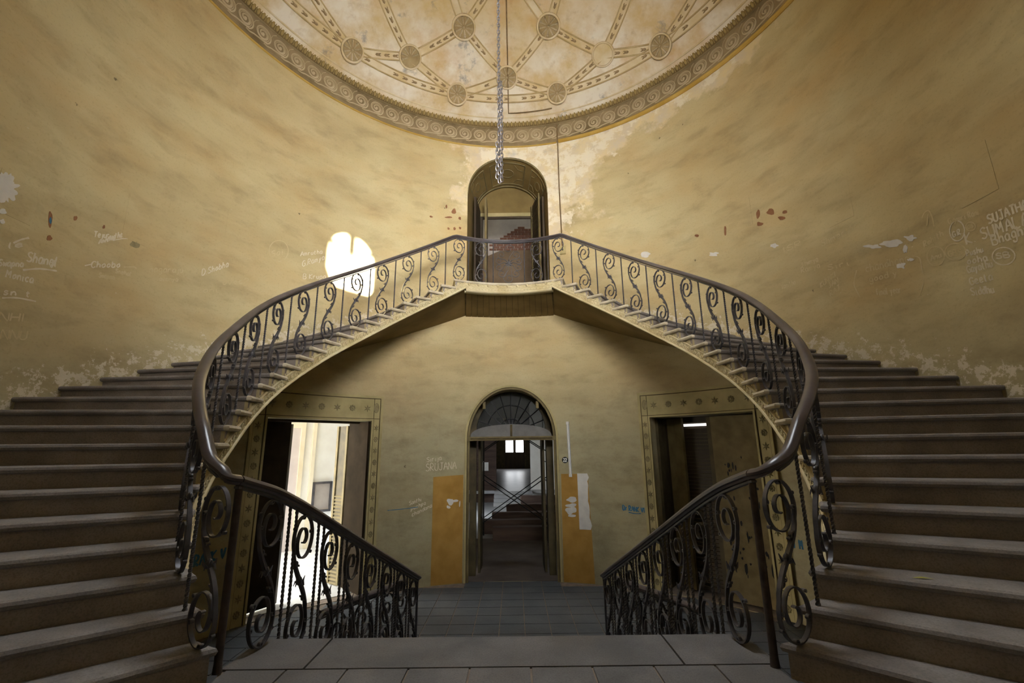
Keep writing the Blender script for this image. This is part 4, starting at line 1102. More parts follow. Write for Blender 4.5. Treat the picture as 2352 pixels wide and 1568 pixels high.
for k in range(44):
    z = ZF+0.12+k*0.07; 
    if z > ZD-0.15: break
    p, q = A.lerp(B, 0.16), A.lerp(B, 0.84); b = MB(); b.hexa([tuple(p+nrm*0.028+Vector((0, 0, z))), tuple(q+nrm*0.028+Vector((0, 0, z))), tuple(q-nrm*0.012+Vector((0, 0, z+0.045))), tuple(p-nrm*0.012+Vector((0, 0, z+0.045))),
        tuple(p+nrm*0.028+Vector((0, 0, z+0.008))), tuple(q+nrm*0.028+Vector((0, 0, z+0.008))), tuple(q-nrm*0.012+Vector((0, 0, z+0.053))), tuple(p-nrm*0.012+Vector((0, 0, z+0.053)))]); b.build('louvre_slat', M['olive'], lv)
leafbox(d2, -1, -hw-0.05, 0.44, hw+0.05, 0.44, ZD-0.03, ZD+0.12, 0.10, 'head_frame', M['doorwood'])
# white room beyond the left doorway: open to the sky
def local_box(sg, x0, x1, d0, d1_, z0, z1, name, m, label=None, cat=None, kind=None, group=None):
    o, ex, ey, hw = door_local(sg); b = MB(); b.box(x0, x1, d0, d1_, z0, z1, lambda x, y, z: o+ex*x+ey*y+Vector((0, 0, z-o.z)))
    ob = b.build(name, m); 
    if label: tag(ob, label, cat, group, kind)
    return ob
local_box(-1, -6, 2.2, 0.35, 5.2, ZF-0.1, ZF-0.003, 'floor_side', M['white'], 'bright pale floor of the white room beyond the left doorway', 'floor', 'structure')
local_box(-1, -6, 5.0, 5.2, 5.4, ZF-0.1, 4.5, 'wall_side', M['white'], 'dazzling white wall of the room beyond the left doorway', 'wall', 'structure')
xd = dl_px(-1, 716, 5.1); local_box(-1, xd-0.05, xd+0.05, 5.12, 5.22, ZF, 4.4, 'trim_2', M['cream'], 'thin cream corner strip on the white wall beyond the left doorway', 'trim', 'structure')
x0, x1 = dl_px(-1, 640, 5.15), dl_px(-1, 692, 5.15)
wd = thing('door_6', 'pale pink panelled door in the white wall beyond the left doorway', 'door', o+ex*((x0+x1)/2)+ey*5.15, None, 'structure')
def wdpart(xx0, xx1, d0, d1_, z0, z1, name, m):
    ob = local_box(-1, xx0, xx1, d0, d1_, z0, z1, name, m); ob.parent = wd; ob.matrix_local = Matrix.Translation(-wd.location); return ob
wdpart(x0, x1-0.12, 5.16, 5.20, ZF, 1.95, 'door_panel', M['pink']); wdpart(x1-0.12, x1, 5.12, 5.20, ZF, 2.2, 'door_casing', M['cream']); wdpart(x0, x1-0.12, 5.12, 5.20, 1.95, 2.2, 'door_casing', M['cream'])
x0, x1 = dl_px(-1, 724, 5.0), dl_px(-1, 768, 5.0)
nb = thing('notice_board', 'small framed grey-green board on the white wall beyond the left doorway', 'notice board', o+ex*((x0+x1)/2)+ey*5.1+Vector((0, 0, 1.2)))
def nbp(xx0, xx1, d0, d1_, z0, z1, name, m):
    ob = local_box(-1, xx0, xx1, d0, d1_, z0, z1, name, m); ob.parent = nb; ob.matrix_local = Matrix.Translation(-nb.location)
za, zbb = -0.42, 0.42
nbp(x0+0.05, x1-0.05, 5.14, 5.19, za+0.05, zbb-0.05, 'board', M['greyplaster'])
for a_ in ((x0, x0+0.06, za, zbb), (x1-0.06, x1, za, zbb), (x0, x1, za, za+0.06), (x0, x1, zbb-0.06, zbb)): nbp(a_[0], a_[1], 5.10, 5.19, a_[2], a_[3], 'board_frame', M['iron'])
# right doorway
o3, ex3, ey3, hw3 = door_local(1)
leafbox(d3, 1, dl_px(1, 1545, 0.62), 0.62, dl_px(1, 1579, 0.50), 0.50, ZF+0.02, ZD, 0.06, 'door_leaf', M['olive'])
xr0, xr1 = dl_px(1, 1645, 0.30), hw3+0.02
rl = leafbox(d3, 1, xr0, 0.33, xr1, 0.30, ZF+0.02, ZD-0.02, 0.05, 'door_leaf', M['olive'])
xl0, xl1 = dl_px(1, 1577, 0.58), dl_px(1, 1650, 0.58)
lv3 = leafbox(d3, 1, xl0, 0.62, xl1, 0.60, ZF+0.02, ZD-0.22, 0.015, 'louvre_leaf', M['doorwood'])
for k in range(44):
    z = ZF+0.1+k*0.07
    if z > ZD-0.30: break
    b = MB(); b.box(xl0, xl1, 0.545, 0.60, z, z+0.012, lambda x, y, zz: o3+ex3*x+ey3*(y+(zz-z)*0)+Vector((0, 0, zz-o3.z))); b.build('louvre_slat', M['olive_dark'], lv3)
leafbox(d3, 1, dl_px(1, 1636, 0.40), 0.42, dl_px(1, 1650, 0.40), 0.42, ZF+0.02, ZD-0.02, 0.05, 'stile', M['olive_dark'])
sl = leafbox(d3, 1, xl0+0.02, 0.64, xl1-0.06, 0.64, ZD-0.17, ZD-0.12, 0.01, 'gap_glow', M['lit_slit'])  # glowing strip stands for light through the gap above the leaf
leafbox(d3, 1, -hw3-0.04, 0.64, hw3+0.05, 0.62, ZD-0.10, ZD+0.10, 0.06, 'head_frame', M['doorwood'])
leafbox(d3, 1, -hw3-0.3, 0.78, hw3+0.3, 0.78, ZF, ZD+0.2, 0.06, 'back_panel', M['doorwood'])
leafbox(d3, 1, -hw3-0.2, 0.60, hw3+0.2, 0.60, 1.888, 2.0, 0.5, 'head_lining', M['olive_dark'])
leafbox(d3, 1, -hw3-0.03, 0.30, -hw3-0.10, 0.80, ZF, ZD+0.2, 0.06, 'reveal_lining', M['olive_dark'])
leafbox(d3, 1, hw3+0.05, 0.30, hw3+0.10, 0.80, ZF, ZD+0.2, 0.06, 'reveal_lining', M['olive_dark'])
for k in range(46):                      # flaked black paint on the right leaf
    f = rnd.uniform(0.15, 0.95); z = rnd.uniform(-0.9, 1.15); z = min(z, 1.2-0.5*abs(f-0.5)); w_, h_ = rnd.uniform(0.008, 0.03), rnd.uniform(0.015, 0.13)*rnd.random()+0.015
    xc = lerp(xr0, xr1, f); b = MB(); P = [(xc+w_*cos(a)*rnd.uniform(0.6, 1.2), z+h_*sin(a)*rnd.uniform(0.7, 1.2)) for a in [2*pi*i/7 for i in range(7)]]
    b.prism(P, 0, 0.004, lambda x, zz, y: o3+ex3*x+ey3*(0.274+0.03*(x-xr1)/(xr0-xr1)-y)+Vector((0, 0, zz-o3.z))); b.build('paint_flake', M['black'], rl)

# ------------------------------------------------------------------ upper arched niche and door
d4 = thing('door_4', 'upper arched doorway at the head of the stairs, vaulted niche with shutters', 'doorway', (0, 10.3, ZT), None, 'structure')
YB = 11.4
def NV(a, d):                            # vault surface: a 0..180 round the arch, d 0..1 depth
    a = radians(a); cx_ = lerp(-0.02, -0.025, d); hw_ = lerp(1.0, 0.86, d); spz = lerp(7.51, 7.62, d); rs = lerp(1.06, 0.77, d)
    x = cx_-hw_*cos(a); y0 = W(x, 0, 0).y if abs(x) < 3 else 10.2
    return Vector((x, lerp(y0, YB, d), spz+rs*sin(a)))
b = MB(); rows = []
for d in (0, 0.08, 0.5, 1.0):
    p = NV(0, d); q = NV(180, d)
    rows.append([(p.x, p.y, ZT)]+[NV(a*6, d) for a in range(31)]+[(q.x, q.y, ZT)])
b.grid(rows); dpart(b, 'vault', M['soffit'], d4, True)  # shading of the vault is put into this darker plaster
def vtube(P, name, r_=0.014): b = MB(); b.tube([NV(a, d)-Vector((0, 0, 0.008)) for a, d in P], r_, 5); dpart(b, name, M['olive'], d4, True)
for a0, a1 in ((14, 50), (62, 118), (130, 166)):
    n = 10; P = [(lerp(a0, a1, k/n), 0.16) for k in range(n+1)]+[(a1, 0.5)]+[(lerp(a1, a0, k/n), 0.84) for k in range(n+1)]+[(a0, 0.5), (a0, 0.16)]
    vtube(P, 'coffer_moulding')
    am = (a0+a1)/2; ha = (a1-a0)/2
    vtube([(am+ha*0.36*cos(2*pi*k/16), 0.5+0.13*sin(2*pi*k/16)) for k in range(17)], 'coffer_medallion', 0.011)
    for sx_ in (-1, 1):
        for sd in (-1, 1): vtube([(am+sx_*ha*0.92, 0.5+sd*0.14), (am+sx_*ha*0.6, 0.5+sd*0.16), (am+sx_*ha*0.36, 0.5+sd*0.29)], 'coffer_tendril', 0.009)
vtube([(a*6, 0.03) for a in range(31)], 'arch_roll', 0.022); vtube([(a*6, 0.93) for a in range(31)], 'arch_roll', 0.02)
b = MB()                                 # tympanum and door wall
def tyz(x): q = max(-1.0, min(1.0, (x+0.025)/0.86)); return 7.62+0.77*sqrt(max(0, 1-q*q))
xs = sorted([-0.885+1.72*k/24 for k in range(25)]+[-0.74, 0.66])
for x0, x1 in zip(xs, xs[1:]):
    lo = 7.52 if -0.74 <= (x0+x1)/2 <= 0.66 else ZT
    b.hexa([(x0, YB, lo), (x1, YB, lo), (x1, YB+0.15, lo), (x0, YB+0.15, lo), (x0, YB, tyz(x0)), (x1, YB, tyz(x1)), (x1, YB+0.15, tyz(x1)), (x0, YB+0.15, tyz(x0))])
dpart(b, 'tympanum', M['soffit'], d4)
b = MB(); b.box(-0.80, 0.72, YB-0.05, YB, 7.50, 7.60); dpart(b, 'door_head', M['doorframe'], d4)
b = MB(); b.box(-0.76, 0.68, YB-0.03, YB+0.02, 7.44, 7.50); dpart(b, 'door_head_shadow_bead', M['doorwood'], d4)
for x in (-0.78, 0.68): b = MB(); b.box(x-0.04, x+0.06, YB-0.05, YB+0.1, ZT, 7.5); dpart(b, 'door_post', M['doorwood'], d4)
def upanel(x0, y0, x1, y1, z1, th, name, m):
    A, B = Vector((x0, y0, 0)), Vector((x1, y1, 0)); t = (B-A).normalized(); n_ = Vector((-t.y, t.x, 0))*th/2
    b = MB(); b.prism([(p.x, p.y) for p in (A-n_, B-n_, B+n_, A+n_)], ZT+0.02, z1); return dpart(b, name, m, d4)
upanel(-0.60, 10.75, -0.605, 11.38, 7.72, 0.055, 'shutter_leaf', M['olive'])
upanel(-0.86, 10.55, -0.80, 11.3, 7.62, 0.05, 'shutter_leaf', M['doorwood'])
upanel(0.88, 10.55, 0.80, 11.3, 7.62, 0.05, 'shutter_leaf', M['doorwood'])
rs_ = upanel(0.80, 10.62, 0.625, 11.36, 7.75, 0.012, 'louvre_leaf', M['doorwood'])
A, B = Vector((0.80, 10.62, 0)), Vector((0.625, 11.36, 0)); t = (B-A).normalized(); nrm = Vector((-t.y, t.x, 0)); nrm = nrm if nrm.x < 0 else -nrm
dinv = Vector(d4.location)
for k in range(60):
    z = ZT+0.1+k*0.055
    if z > 7.66: break
    p, q = A.lerp(B, 0.1), A.lerp(B, 0.9); up_ = Vector((0, 0, z)); u2 = Vector((0, 0, z+0.03))
    b = MB(); b.hexa([tuple(v) for v in (p+nrm*0.03+up_, q+nrm*0.03+up_, q-nrm*0.005+u2, p-nrm*0.005+u2, p+nrm*0.03+up_+Vector((0, 0, 0.007)), q+nrm*0.03+up_+Vector((0, 0, 0.007)), q-nrm*0.005+u2+Vector((0, 0, 0.007)), p-nrm*0.005+u2+Vector((0, 0, 0.007)))]); b.build('louvre_slat', M['olive'], rs_)
for f0, f1 in ((0, 0.1), (0.9, 1.0)):
    p, q = A.lerp(B, f0), A.lerp(B, f1); b = MB(); b.prism([(v.x, v.y) for v in (p-nrm*0.012, q-nrm*0.012, q+nrm*0.035, p+nrm*0.035)], ZT+0.02, 7.75); b.build('stile', M['olive'], rs_)
# room behind the upper door, broken plaster over brick
slabbox('floor_upper_room', -2.2, 2.2, 10.0, 13.7, ZT-0.12, ZT-0.06, M['darkfloor'], 'floor of the room behind the upper doorway', 'floor')
ub = slabbox('wall_upper_room', -2.2, 2.2, 13.5, 13.7, ZT-0.1, 9.0, M['greyplaster'], 'grey plastered wall inside the upper room with bare brick showing', 'wall')
slabbox('wall_upper_room_left', -2.3, -2.15, 11.5, 13.7, ZT-0.1, 9.0, M['greyplaster'], 'left wall of the room behind the upper doorway', 'wall')
slabbox('wall_upper_room_right', 2.15, 2.3, 11.5, 13.7, ZT-0.1, 9.0, M['greyplaster'], 'right wall of the room behind the upper doorway', 'wall')
slabbox('ceiling_upper_room', -2.3, 2.3, 11.4, 13.7, 8.8, 9.0, M['greyplaster'], 'ceiling of the room behind the upper doorway', 'ceiling')
bk = MB(); bk.box(-0.108, 0.108, -0.02, 0.0, -0.03, 0.03); bk_me = bk.mesh('brick', M['brickdark'])
for r_ in range(11):
    z = 7.50+r_*0.075; lim = interp(z, [7.5, 7.85, 7.95, 8.15, 8.3], [-0.62, -0.45, -0.1, 0.1, 0.3]); rl_ = interp(z, [7.9, 8.1, 8.25], [1.4, 1.0, 0.5])
    x = -1.0+(0.115 if r_ % 2 else 0)
    while x < 1.5:
        if lim+rnd.uniform(-0.08, 0.08) < x < rl_+rnd.uniform(-0.06, 0.06): put('brick', bk_me, ub, Matrix.Translation((x, 13.5, z))@Matrix.Rotation(rnd.uniform(-0.03, 0.03), 4, 'Y'))
        x += 0.23
b = MB(); b.prism([(-1.2, 6.3), (1.6, 6.3), (1.6, 7.46), (0.5, 7.47), (-0.3, 7.46), (-0.66, 7.3), (-1.2, 7.1)], 0, 0.012, lambda x, z, y: (x, 13.5-y, z)); b.build('bare_plaster', M['barepatch'], ub)
area('upper_room_fill', (1.6, 12.6, 7.2), (-0.5, 13.4, 6.4), 0.8, 1.6, 3.2, (1.0, 0.95, 0.88))  # added lamp to brighten the upper room, no source known there

# ------------------------------------------------------------------ windows behind the camera: one added for soft light, one for the sun
wf = thing('added_window', 'added unseen window of opaque white panes behind the half landing', 'window', (0.9, -0.9, 3.4), None, 'structure')
for k in range(3):
    for j in range(4):
        x0 = -0.6+k*1.0; z0 = 3.45+j*0.9; b = MB(); b.box(x0+0.04, x0+0.96, -0.86, -0.84, z0+0.03, z0+0.87); dpart(b, 'pane', M['white'], wf)
b = MB()
for k in range(4): b.box(-0.64+k*1.0, -0.56+k*1.0, -0.9, -0.82, 3.4, 7.1)
for j in range(5): b.box(-0.64, 2.44, -0.9, -0.82, 3.40+j*0.9, 3.46+j*0.9)
dpart(b, 'window_frame', M['olive'], wf)
# glazing bars of the sunlit fan window
fw = thing('window_2', 'small round-headed window behind the camera that lets the sun in', 'window', W(fan_s, FAN_Z), None, 'structure')
def fbar(P, r_): b = MB(); b.tube([W(fan_s+s, FAN_Z+z, -0.06) for s, z in P], r_, 6); dpart(b, 'glazing_bar', M['olive'], fw)
fbar([(0, 0.16), (0, 0.56)], 0.11); fbar([(-0.12, 0.12), (-0.46, 0.28)], 0.055); fbar([(0.12, 0.12), (0.46, 0.26)], 0.055)
fbar([(-0.05, 0.16), (0.05, 0.16)], 0.13); fbar([(-0.54, -0.55), (-0.40, -0.80)], 0.09); fbar([(0.54, -0.35), (0.34, -0.80)], 0.10)

# ------------------------------------------------------------------ chain
ch = thing('hanging_chain', 'long steel lamp chain hanging from the dome, doubled at its lower end', 'chain', (-0.066, 4.64, 4.25))
lk = MB(); P = []
for k in range(12):
    a = 2*pi*k/12; P.append((0.017*cos(a), 0, 0.020*sin(a)+(0.014 if sin(a) > 0 else -0.014)))
lk.tube(P, 0.0058, 5, True, True); lk_me = lk.mesh('chain_link', M['steel'], True)
def strand(z0, z1, x, y, sway):
    z = z0; k = 0
    while z < z1:
        f = (z-z0)
        put('chain_link', lk_me, ch, Matrix.Translation((x+sway*sin(f*2.1), y, z-4.25))@Matrix.Rotation((k % 2)*pi/2+0.5, 4, 'Z')); z += 0.052; k += 1
strand(4.28, 11.40, 0.0, 0.0, 0.0); strand(4.305, 5.62, 0.026, 0.01, 0.004); strand(4.33, 4.75, -0.026, -0.01, 0.003)

# ------------------------------------------------------------------ conduit, switch, lamp, number
cd = thing('electric_conduit', 'thin rusty conduit running down the dome and the wall to a switch', 'pipe', W(1.29, 6.0, 0.02))
cinv = Matrix.Translation(-cd.location)
b = MB(); P = [D(90-0.3, q, 0.03) for q in (0.35, 0.45, 0.55, 0.65, 0.75, 0.82, 0.88, 0.92, 0.946)]
P += [D(90-k*2.6, 0.947-0.0005*k, 0.03) for k in range(1, 6)]
b.tube(P, 0.014, 6); o_ = b.build('dome_run', M['pipe'], cd, True); o_.matrix_local = cinv
b = MB(); b.tube([W(1.285, 9.36, 0.07), W(1.285, 8.98, 0.08), W(1.285, 8.84, 0.03), W(1.28, 7.6, 0.02), W(1.285, 7.0, 0.022), W(1.295, 6.02, 0.02)], 0.015, 6); o_ = b.build('wall_run', M['pipe'], cd, True); o_.matrix_local = cinv
sb = wall_plate(((1.235, 5.80), (1.375, 5.80), (1.375, 6.0), (1.235, 6.0)), 0.035, M['doorframe'], 'switch_box', cd); sb.matrix_local = cinv
b = MB(); b.ball((0, 0, 0), 0.016, 0.016, 0.016, 6, 4); o_ = b.build('switch_knob', M['black'], sb, True); o_.matrix_local = wframe(1.305, 5.90, 0.036)
tl_ = thing('tube_light', 'white strip lamp fixed upright on the wall beside the lower doorway', 'lamp', W(1.27, 1.28))
tinv = Matrix.Translation(-tl_.location)
def between(s0, z0, s1, z1, o0, o1, hw_, name, m, par, inv):
    b = MB(); A0, A1, B0, B1 = W(s0-hw_, z0, o0), W(s0+hw_, z0, o0), W(s1-hw_, z1, o0), W(s1+hw_, z1, o0); n_ = wn(t_of_s(s0))*(o1-o0)
    b.hexa([A0, A1, A1+n_, A0+n_, B0, B1, B1+n_, B0+n_]); o = b.build(name, m, par); o.matrix_local = inv; return o
between(1.281, 0.72, 1.26, 1.84, 0.0, 0.045, 0.024, 'batten', M['tube'], tl_, tinv)
between(1.281, 0.70, 1.281, 0.76, 0.0, 0.06, 0.030, 'end_cap', M['paper'], tl_, tinv); between(1.26, 1.80, 1.26, 1.86, 0.0, 0.06, 0.030, 'end_cap', M['paper'], tl_, tinv)
b = MB(); b.tube([W(1.278, 0.76, 0.06), W(1.262, 1.80, 0.06)], 0.013, 8); o_ = b.build('tube', M['white'], tl_, True); o_.matrix_local = tinv
ns = thing('number_sign', 'round black enamel sign reading 22 beside the lower doorway', 'sign', W(1.172, 1.048))
b = MB(); b.lathe([(0.0015, -0.012), (0.062, -0.012), (0.066, -0.006), (0.066, 0.0)], 24, lambda x, y, z: (x, z, y)); o_ = b.build('plate', M['black'], ns, True); o_.matrix_local = Matrix.Translation(-ns.location)@wframe(1.172, 1.048, 0.004)

# stroke alphabet: polylines on a 4 x 6 grid
FONT = {'A': ['0,0 2,6 4,0', '0.8,2.4 3.2,2.4'], 'B': ['0,0 0,6 2.6,6 3.2,4.8 2.4,3.2 0,3.2', '2.4,3.2 3.8,1.8 2.8,0 0,0'], 'C': ['3.8,5 2.5,6 1,5.5 0,3 1,0.5 2.5,0 3.8,1'], 'D': ['0,0 0,6 2.4,5.6 3.8,3.2 2.6,0.4 0,0'], 'E': ['3.6,6 0,6 0,0 3.6,0', '0,3.2 2.6,3.2'], 'G': ['3.8,5 2.3,6 0.6,5 0,3 0.8,0.6 2.4,0 3.8,1 3.8,2.8 2.2,2.8'], 'H': ['0,0 0,6', '4,0 4,6', '0,3 4,3'], 'I': ['0.5,0 0.5,6'], 'J': ['0.8,6 4,6', '2.6,6 2.6,1 1.4,0 0,1'], 'K': ['0,0 0,6', '3.6,6 0,2.6 3.8,0'], 'L': ['0,6 0,0 3.4,0'], 'M': ['0,0 0.4,6 2,2.2 3.6,6 4,0'], 'N': ['0,0 0,6 3.8,0 3.8,6'], 'O': ['2,6 0.5,5 0,3 0.6,0.8 2,0 3.4,0.8 4,3 3.4,5.2 2,6'], 'P': ['0,0 0,6 2.6,5.8 3.4,4.4 2.4,3 0,2.8'], 'R': ['0,0 0,6 2.6,5.8 3.2,4.4 2.2,3.1 0,3 3.6,0'], 'S': ['3.6,5.2 2,6 0.4,5 0.8,3.6 3,2.6 3.6,1.2 2,0 0,0.8'], 'T': ['0,6 4,6', '2,6 2,0'], 'U': ['0,6 0,1.4 1.4,0 2.8,0.2 3.6,1.6 3.6,6'], 'V': ['0,6 1.9,0 3.8,6'], 'W': ['0,6 1,0 2,4 3,0 4,6'], 'Y': ['0,6 2,3 4,6', '2,3 1.6,0'], '2': ['0.2,4.8 1.2,6 2.8,6 3.6,4.8 3,3.2 0.2,0 3.8,0'], '.': ['0.4,0 0.6,0.3'],
    'a': ['3,3.4 1.4,4 0.2,2.4 0.6,0.4 2,0.2 3,1.6 3,3.6 3.1,0.6 3.8,0'], 'b': ['0.2,6 0.2,0.2', '0.2,2.6 1.6,3.8 3,2.8 2.8,0.8 1.2,0 0.2,0.8'], 'c': ['3,3.2 1.6,4 0.2,2.2 1.2,0.2 3,0.6'], 'd': ['3,3 1.4,3.8 0.2,2 1,0.2 2.6,0.6 3.1,3 3.1,6.2 3.3,0.3'], 'e': ['0.2,2 2.8,2.4 2,4 0.6,3.2 0.4,1 1.6,0 3.2,0.8'], 'f': ['3,5.4 2,6.2 1.2,5 1.2,0', '0.2,3.4 2.4,3.4'], 'g': ['3,3.4 1.4,4 0.2,2.4 1,0.6 2.6,1 3,3.4 2.8,-1.6 1,-2 0.4,-1'], 'h': ['0.2,6.2 0.2,0', '0.2,2.4 1.6,3.8 2.8,2.8 2.9,0'], 'i': ['0.6,3.6 0.6,0.3 1.4,0', '0.6,5 0.7,5.2'], 'j': ['1.4,3.6 1.4,-1.4 0.2,-1.8'], 'k': ['0.2,6 0.2,0', '2.6,3.6 0.2,1.8 2.8,0'], 'l': ['0.6,6.2 0.5,0.6 1.3,0'], 'm': ['0.1,3.8 0.2,0', '0.2,2.8 1.2,3.8 1.9,2.6 1.9,0', '1.9,2.8 3,3.8 3.7,2.6 3.8,0'], 'n': ['0.1,3.8 0.2,0', '0.2,2.6 1.6,3.8 2.8,2.6 2.9,0'], 'o': ['1.6,3.8 0.2,2 1.2,0.1 2.9,1.4 2.4,3.4 1.6,3.8'], 'p': ['0.2,3.8 0.2,-2', '0.2,2.8 1.8,3.8 3,2.2 1.8,0.2 0.2,0.8'], 'r': ['0.1,3.8 0.2,0', '0.2,2.4 1.2,3.8 2.4,3.4'], 's': ['2.6,3.4 1,3.9 0.6,2.6 2.4,1.4 1.6,0 0.1,0.5'], 't': ['1,5.6 1,0.6 2.2,0', '0,3.8 2.2,3.8'], 'u': ['0.1,3.8 0.3,0.8 1.4,0 2.7,1.2 2.8,3.8 2.9,0'], 'v': ['0,3.8 1.4,0 2.8,3.8'], 'w': ['0,3.8 0.8,0 1.8,3 2.8,0 3.6,3.8'], 'y': ['0,3.8 1.4,0.6', '2.8,3.8 0.6,-2']}
for k_, v_ in list(FONT.items()): FONT[k_] = [[tuple(float(c) for c in p.split(',')) for p in s.split()] for s in v_]
WIDE = {'I': 1.4, 'i': 1.8, 'l': 1.8, '.': 1.4, 'j': 2.0, 'm': 4.8, 'W': 5, 'M': 5}
def strokes(text):
    x = 0; out = []
    for c in text:
        if c == ' ': x += 3; continue
        g = FONT.get(c, FONT.get(c.upper()))
        if g:
            for s in g: out.append([(x+p[0], p[1]) for p in s])
        x += WIDE.get(c, 4.0 if not c.islower() else 3.5)+1.0
    return out, max(x-1, 1)
def wall_stroke(b, P, wid, off=0.004):
    Q = []
    for i in range(len(P)-1):
        l = hypot(P[i+1][0]-P[i][0], P[i+1][1]-P[i][1]); n = max(1, int(l/0.06))
        for k in range(n): Q.append((lerp(P[i][0], P[i+1][0], k/n), lerp(P[i][1], P[i+1][1], k/n)))
    Q.append(P[-1]); rows = []
    for i, p in enumerate(Q):
        a, c = Q[max(i-1, 0)], Q[min(i+1, len(Q)-1)]; tx, tz = c[0]-a[0], c[1]-a[1]; l = hypot(tx, tz) or 1; w2 = wid*rnd.uniform(0.35, 0.6)
        rows.append([W(p[0]-tz/l*w2, p[1]+tx/l*w2, off), W(p[0]+tz/l*w2, p[1]-tx/l*w2, off)])
    b.grid(rows)
def write(text, x0, y0, x1, y1, hpx, m='chalk', wid=0.016, jit=0.12, slant=0.0):   # base line between two photograph pixels on the wall
    st, L = strokes(text); A = wat(x0, y0); B = wat(x1, y1); top = wat(x0, y0-hpx); hz = (top[1]-A[1])
    b = MB()
    for s in st:
        P = []
        for (px_, pz) in s:
            f = (px_+rnd.uniform(-jit, jit))/L; v = (pz+rnd.uniform(-jit, jit))/6
            P.append((lerp(A[0], B[0], f)+slant*v*hz, lerp(A[1], B[1], f)+v*hz))
        if len(P) > 2:
            c = catmull([Vector((p[0], p[1], 0)) for p in P], 3); P = [(q.x, q.y) for q in c]
        wall_stroke(b, P, wid)
    return b.build('wall_writing', M[m], wall)
def scrawl(pts, m='chalk', wid=0.014):    # free line through photograph pixels on the wall
    P = [wat(*p) for p in pts]; c = catmull([Vector((p[0], p[1], 0)) for p in P], 5) if len(P) > 2 else [Vector((p[0], p[1], 0)) for p in P]
    b = MB(); wall_stroke(b, [(q.x, q.y) for q in c], wid); return b.build('wall_writing', M[m], wall)
def ring(cx_, cy_, rx, ry, m='chalk_faint', wid=0.014): return scrawl([(cx_+rx*cos(2*pi*k/14+0.4), cy_+ry*sin(2*pi*k/14+0.4)) for k in range(15)], m, wid)
# right wall
write('SUJATHA', 2272, 514, 2362, 478, 22, 'chalk', 0.020); write('K. SUMALA', 2222, 561, 2366, 512, 26, 'chalk', 0.020); write('Bhaghi', 2282, 563, 2362, 536, 24, 'chalk', 0.018)
write('G.gowri Rani', 2180, 514, 2250, 492, 13, 'chalk_faint'); ring(2199, 530, 17, 23, 'chalk'); write('G.R.', 2190, 545, 2212, 536, 13, 'chalk'); ring(2230, 520, 11, 10); write('GS', 2224, 525, 2237, 521, 8, 'chalk_faint')
write('Pushu', 2222, 588, 2260, 578, 14, 'chalk'); write('ooha', 2224, 607, 2270, 598, 16, 'chalk'); write('Gayathu', 2224, 627, 2282, 612, 17, 'chalk'); write('Geeta', 2230, 655, 2282, 642, 18, 'chalk'); write('Siddhu', 2233, 678, 2286, 672, 18, 'chalk')
ring(2195, 578, 24, 19); write('GBS', 2180, 589, 2212, 583, 13, 'chalk_faint'); ring(2306, 588, 26, 20, 'chalk'); write('SB', 2290, 594, 2322, 590, 13, 'chalk')
write('chandhana', 1990, 625, 2090, 600, 17, 'chalk_faint'); write('good y', 1998, 648, 2062, 632, 14, 'chalk_faint'); write('final year', 2014, 678, 2072, 672, 15, 'chalk_faint')
write('KUNNKI', 1886, 660, 1920, 634, 12, 'chalk_faint'); write('JAN', 1904, 662, 1926, 648, 12, 'chalk_faint'); write('RAJ', 1908, 680, 1930, 664, 12, 'chalk_faint')
write('Shmeetha', 1888, 566, 1975, 524, 15, 'chalk_faint'); write('sowmya', 1842, 612, 1880, 600, 12, 'chalk_faint'); write('Ramya', 1842, 626, 1884, 614, 12, 'chalk_faint'); write('Siri', 1902, 620, 1952, 608, 12, 'chalk_faint')
scrawl([(2096, 588), (2112, 592), (2118, 616), (2122, 646), (2112, 678)], 'chalk_faint'); scrawl([(1968, 620), (1962, 650), (1968, 668), (1976, 682)], 'chalk_faint'); scrawl([(2118, 500), (2124, 488), (2134, 484), (2142, 500), (2146, 520)], 'chalk_faint'); scrawl([(2130, 518), (2132, 492)], 'chalk_faint'); ring(2150, 588, 20, 22); write('Anu', 2140, 600, 2164, 590, 13, 'chalk_faint'); write('Rohith', 2124, 568, 2168, 540, 14, 'chalk_faint')
write('Vanitha', 1796, 664, 1828, 652, 11, 'chalk_faint'); write('ISR', 1800, 580, 1842, 562, 12, 'chalk_faint')
# left wall
write('Swapna', -6, 610, 52, 613, 16, 'chalk'); write('Shanel', 60, 600, 128, 612, 24, 'chalk', 0.018); scrawl([(52, 620), (90, 617), (130, 622)], 'chalk', 0.02); scrawl([(116, 614), (126, 598)], 'chalk', 0.03)
write('le', 16, 570, 52, 566, 14, 'chalk'); scrawl([(30, 558), (48, 550), (66, 546)], 'chalk', 0.022); write('Monica', 12, 636, 75, 650, 18, 'chalk'); write('snxt', 6, 676, 70, 682, 15, 'chalk'); scrawl([(4, 684), (40, 684), (82, 692)], 'chalk', 0.018)
write('NHI', -4, 736, 54, 738, 20, 'chalk_faint'); write('NNU', 0, 778, 60, 780, 22, 'chalk_faint')
write('Teju', 214, 544, 244, 546, 14, 'chalk'); write('Gowthami', 242, 552, 292, 542, 15, 'chalk'); write('Anisha', 226, 560, 262, 550, 11, 'chalk'); scrawl([(258, 552), (280, 548), (294, 548)], 'chalk')
write('Choobo', 208, 614, 275, 614, 15, 'chalk'); scrawl([(194, 610), (212, 606)], 'chalk'); write('Swapna', 226, 636, 262, 642, 11, 'chalk_faint'); write('Snehal', 264, 626, 300, 634, 10, 'chalk_faint'); scrawl([(284, 613), (308, 613), (312, 617)], 'chalk_faint')
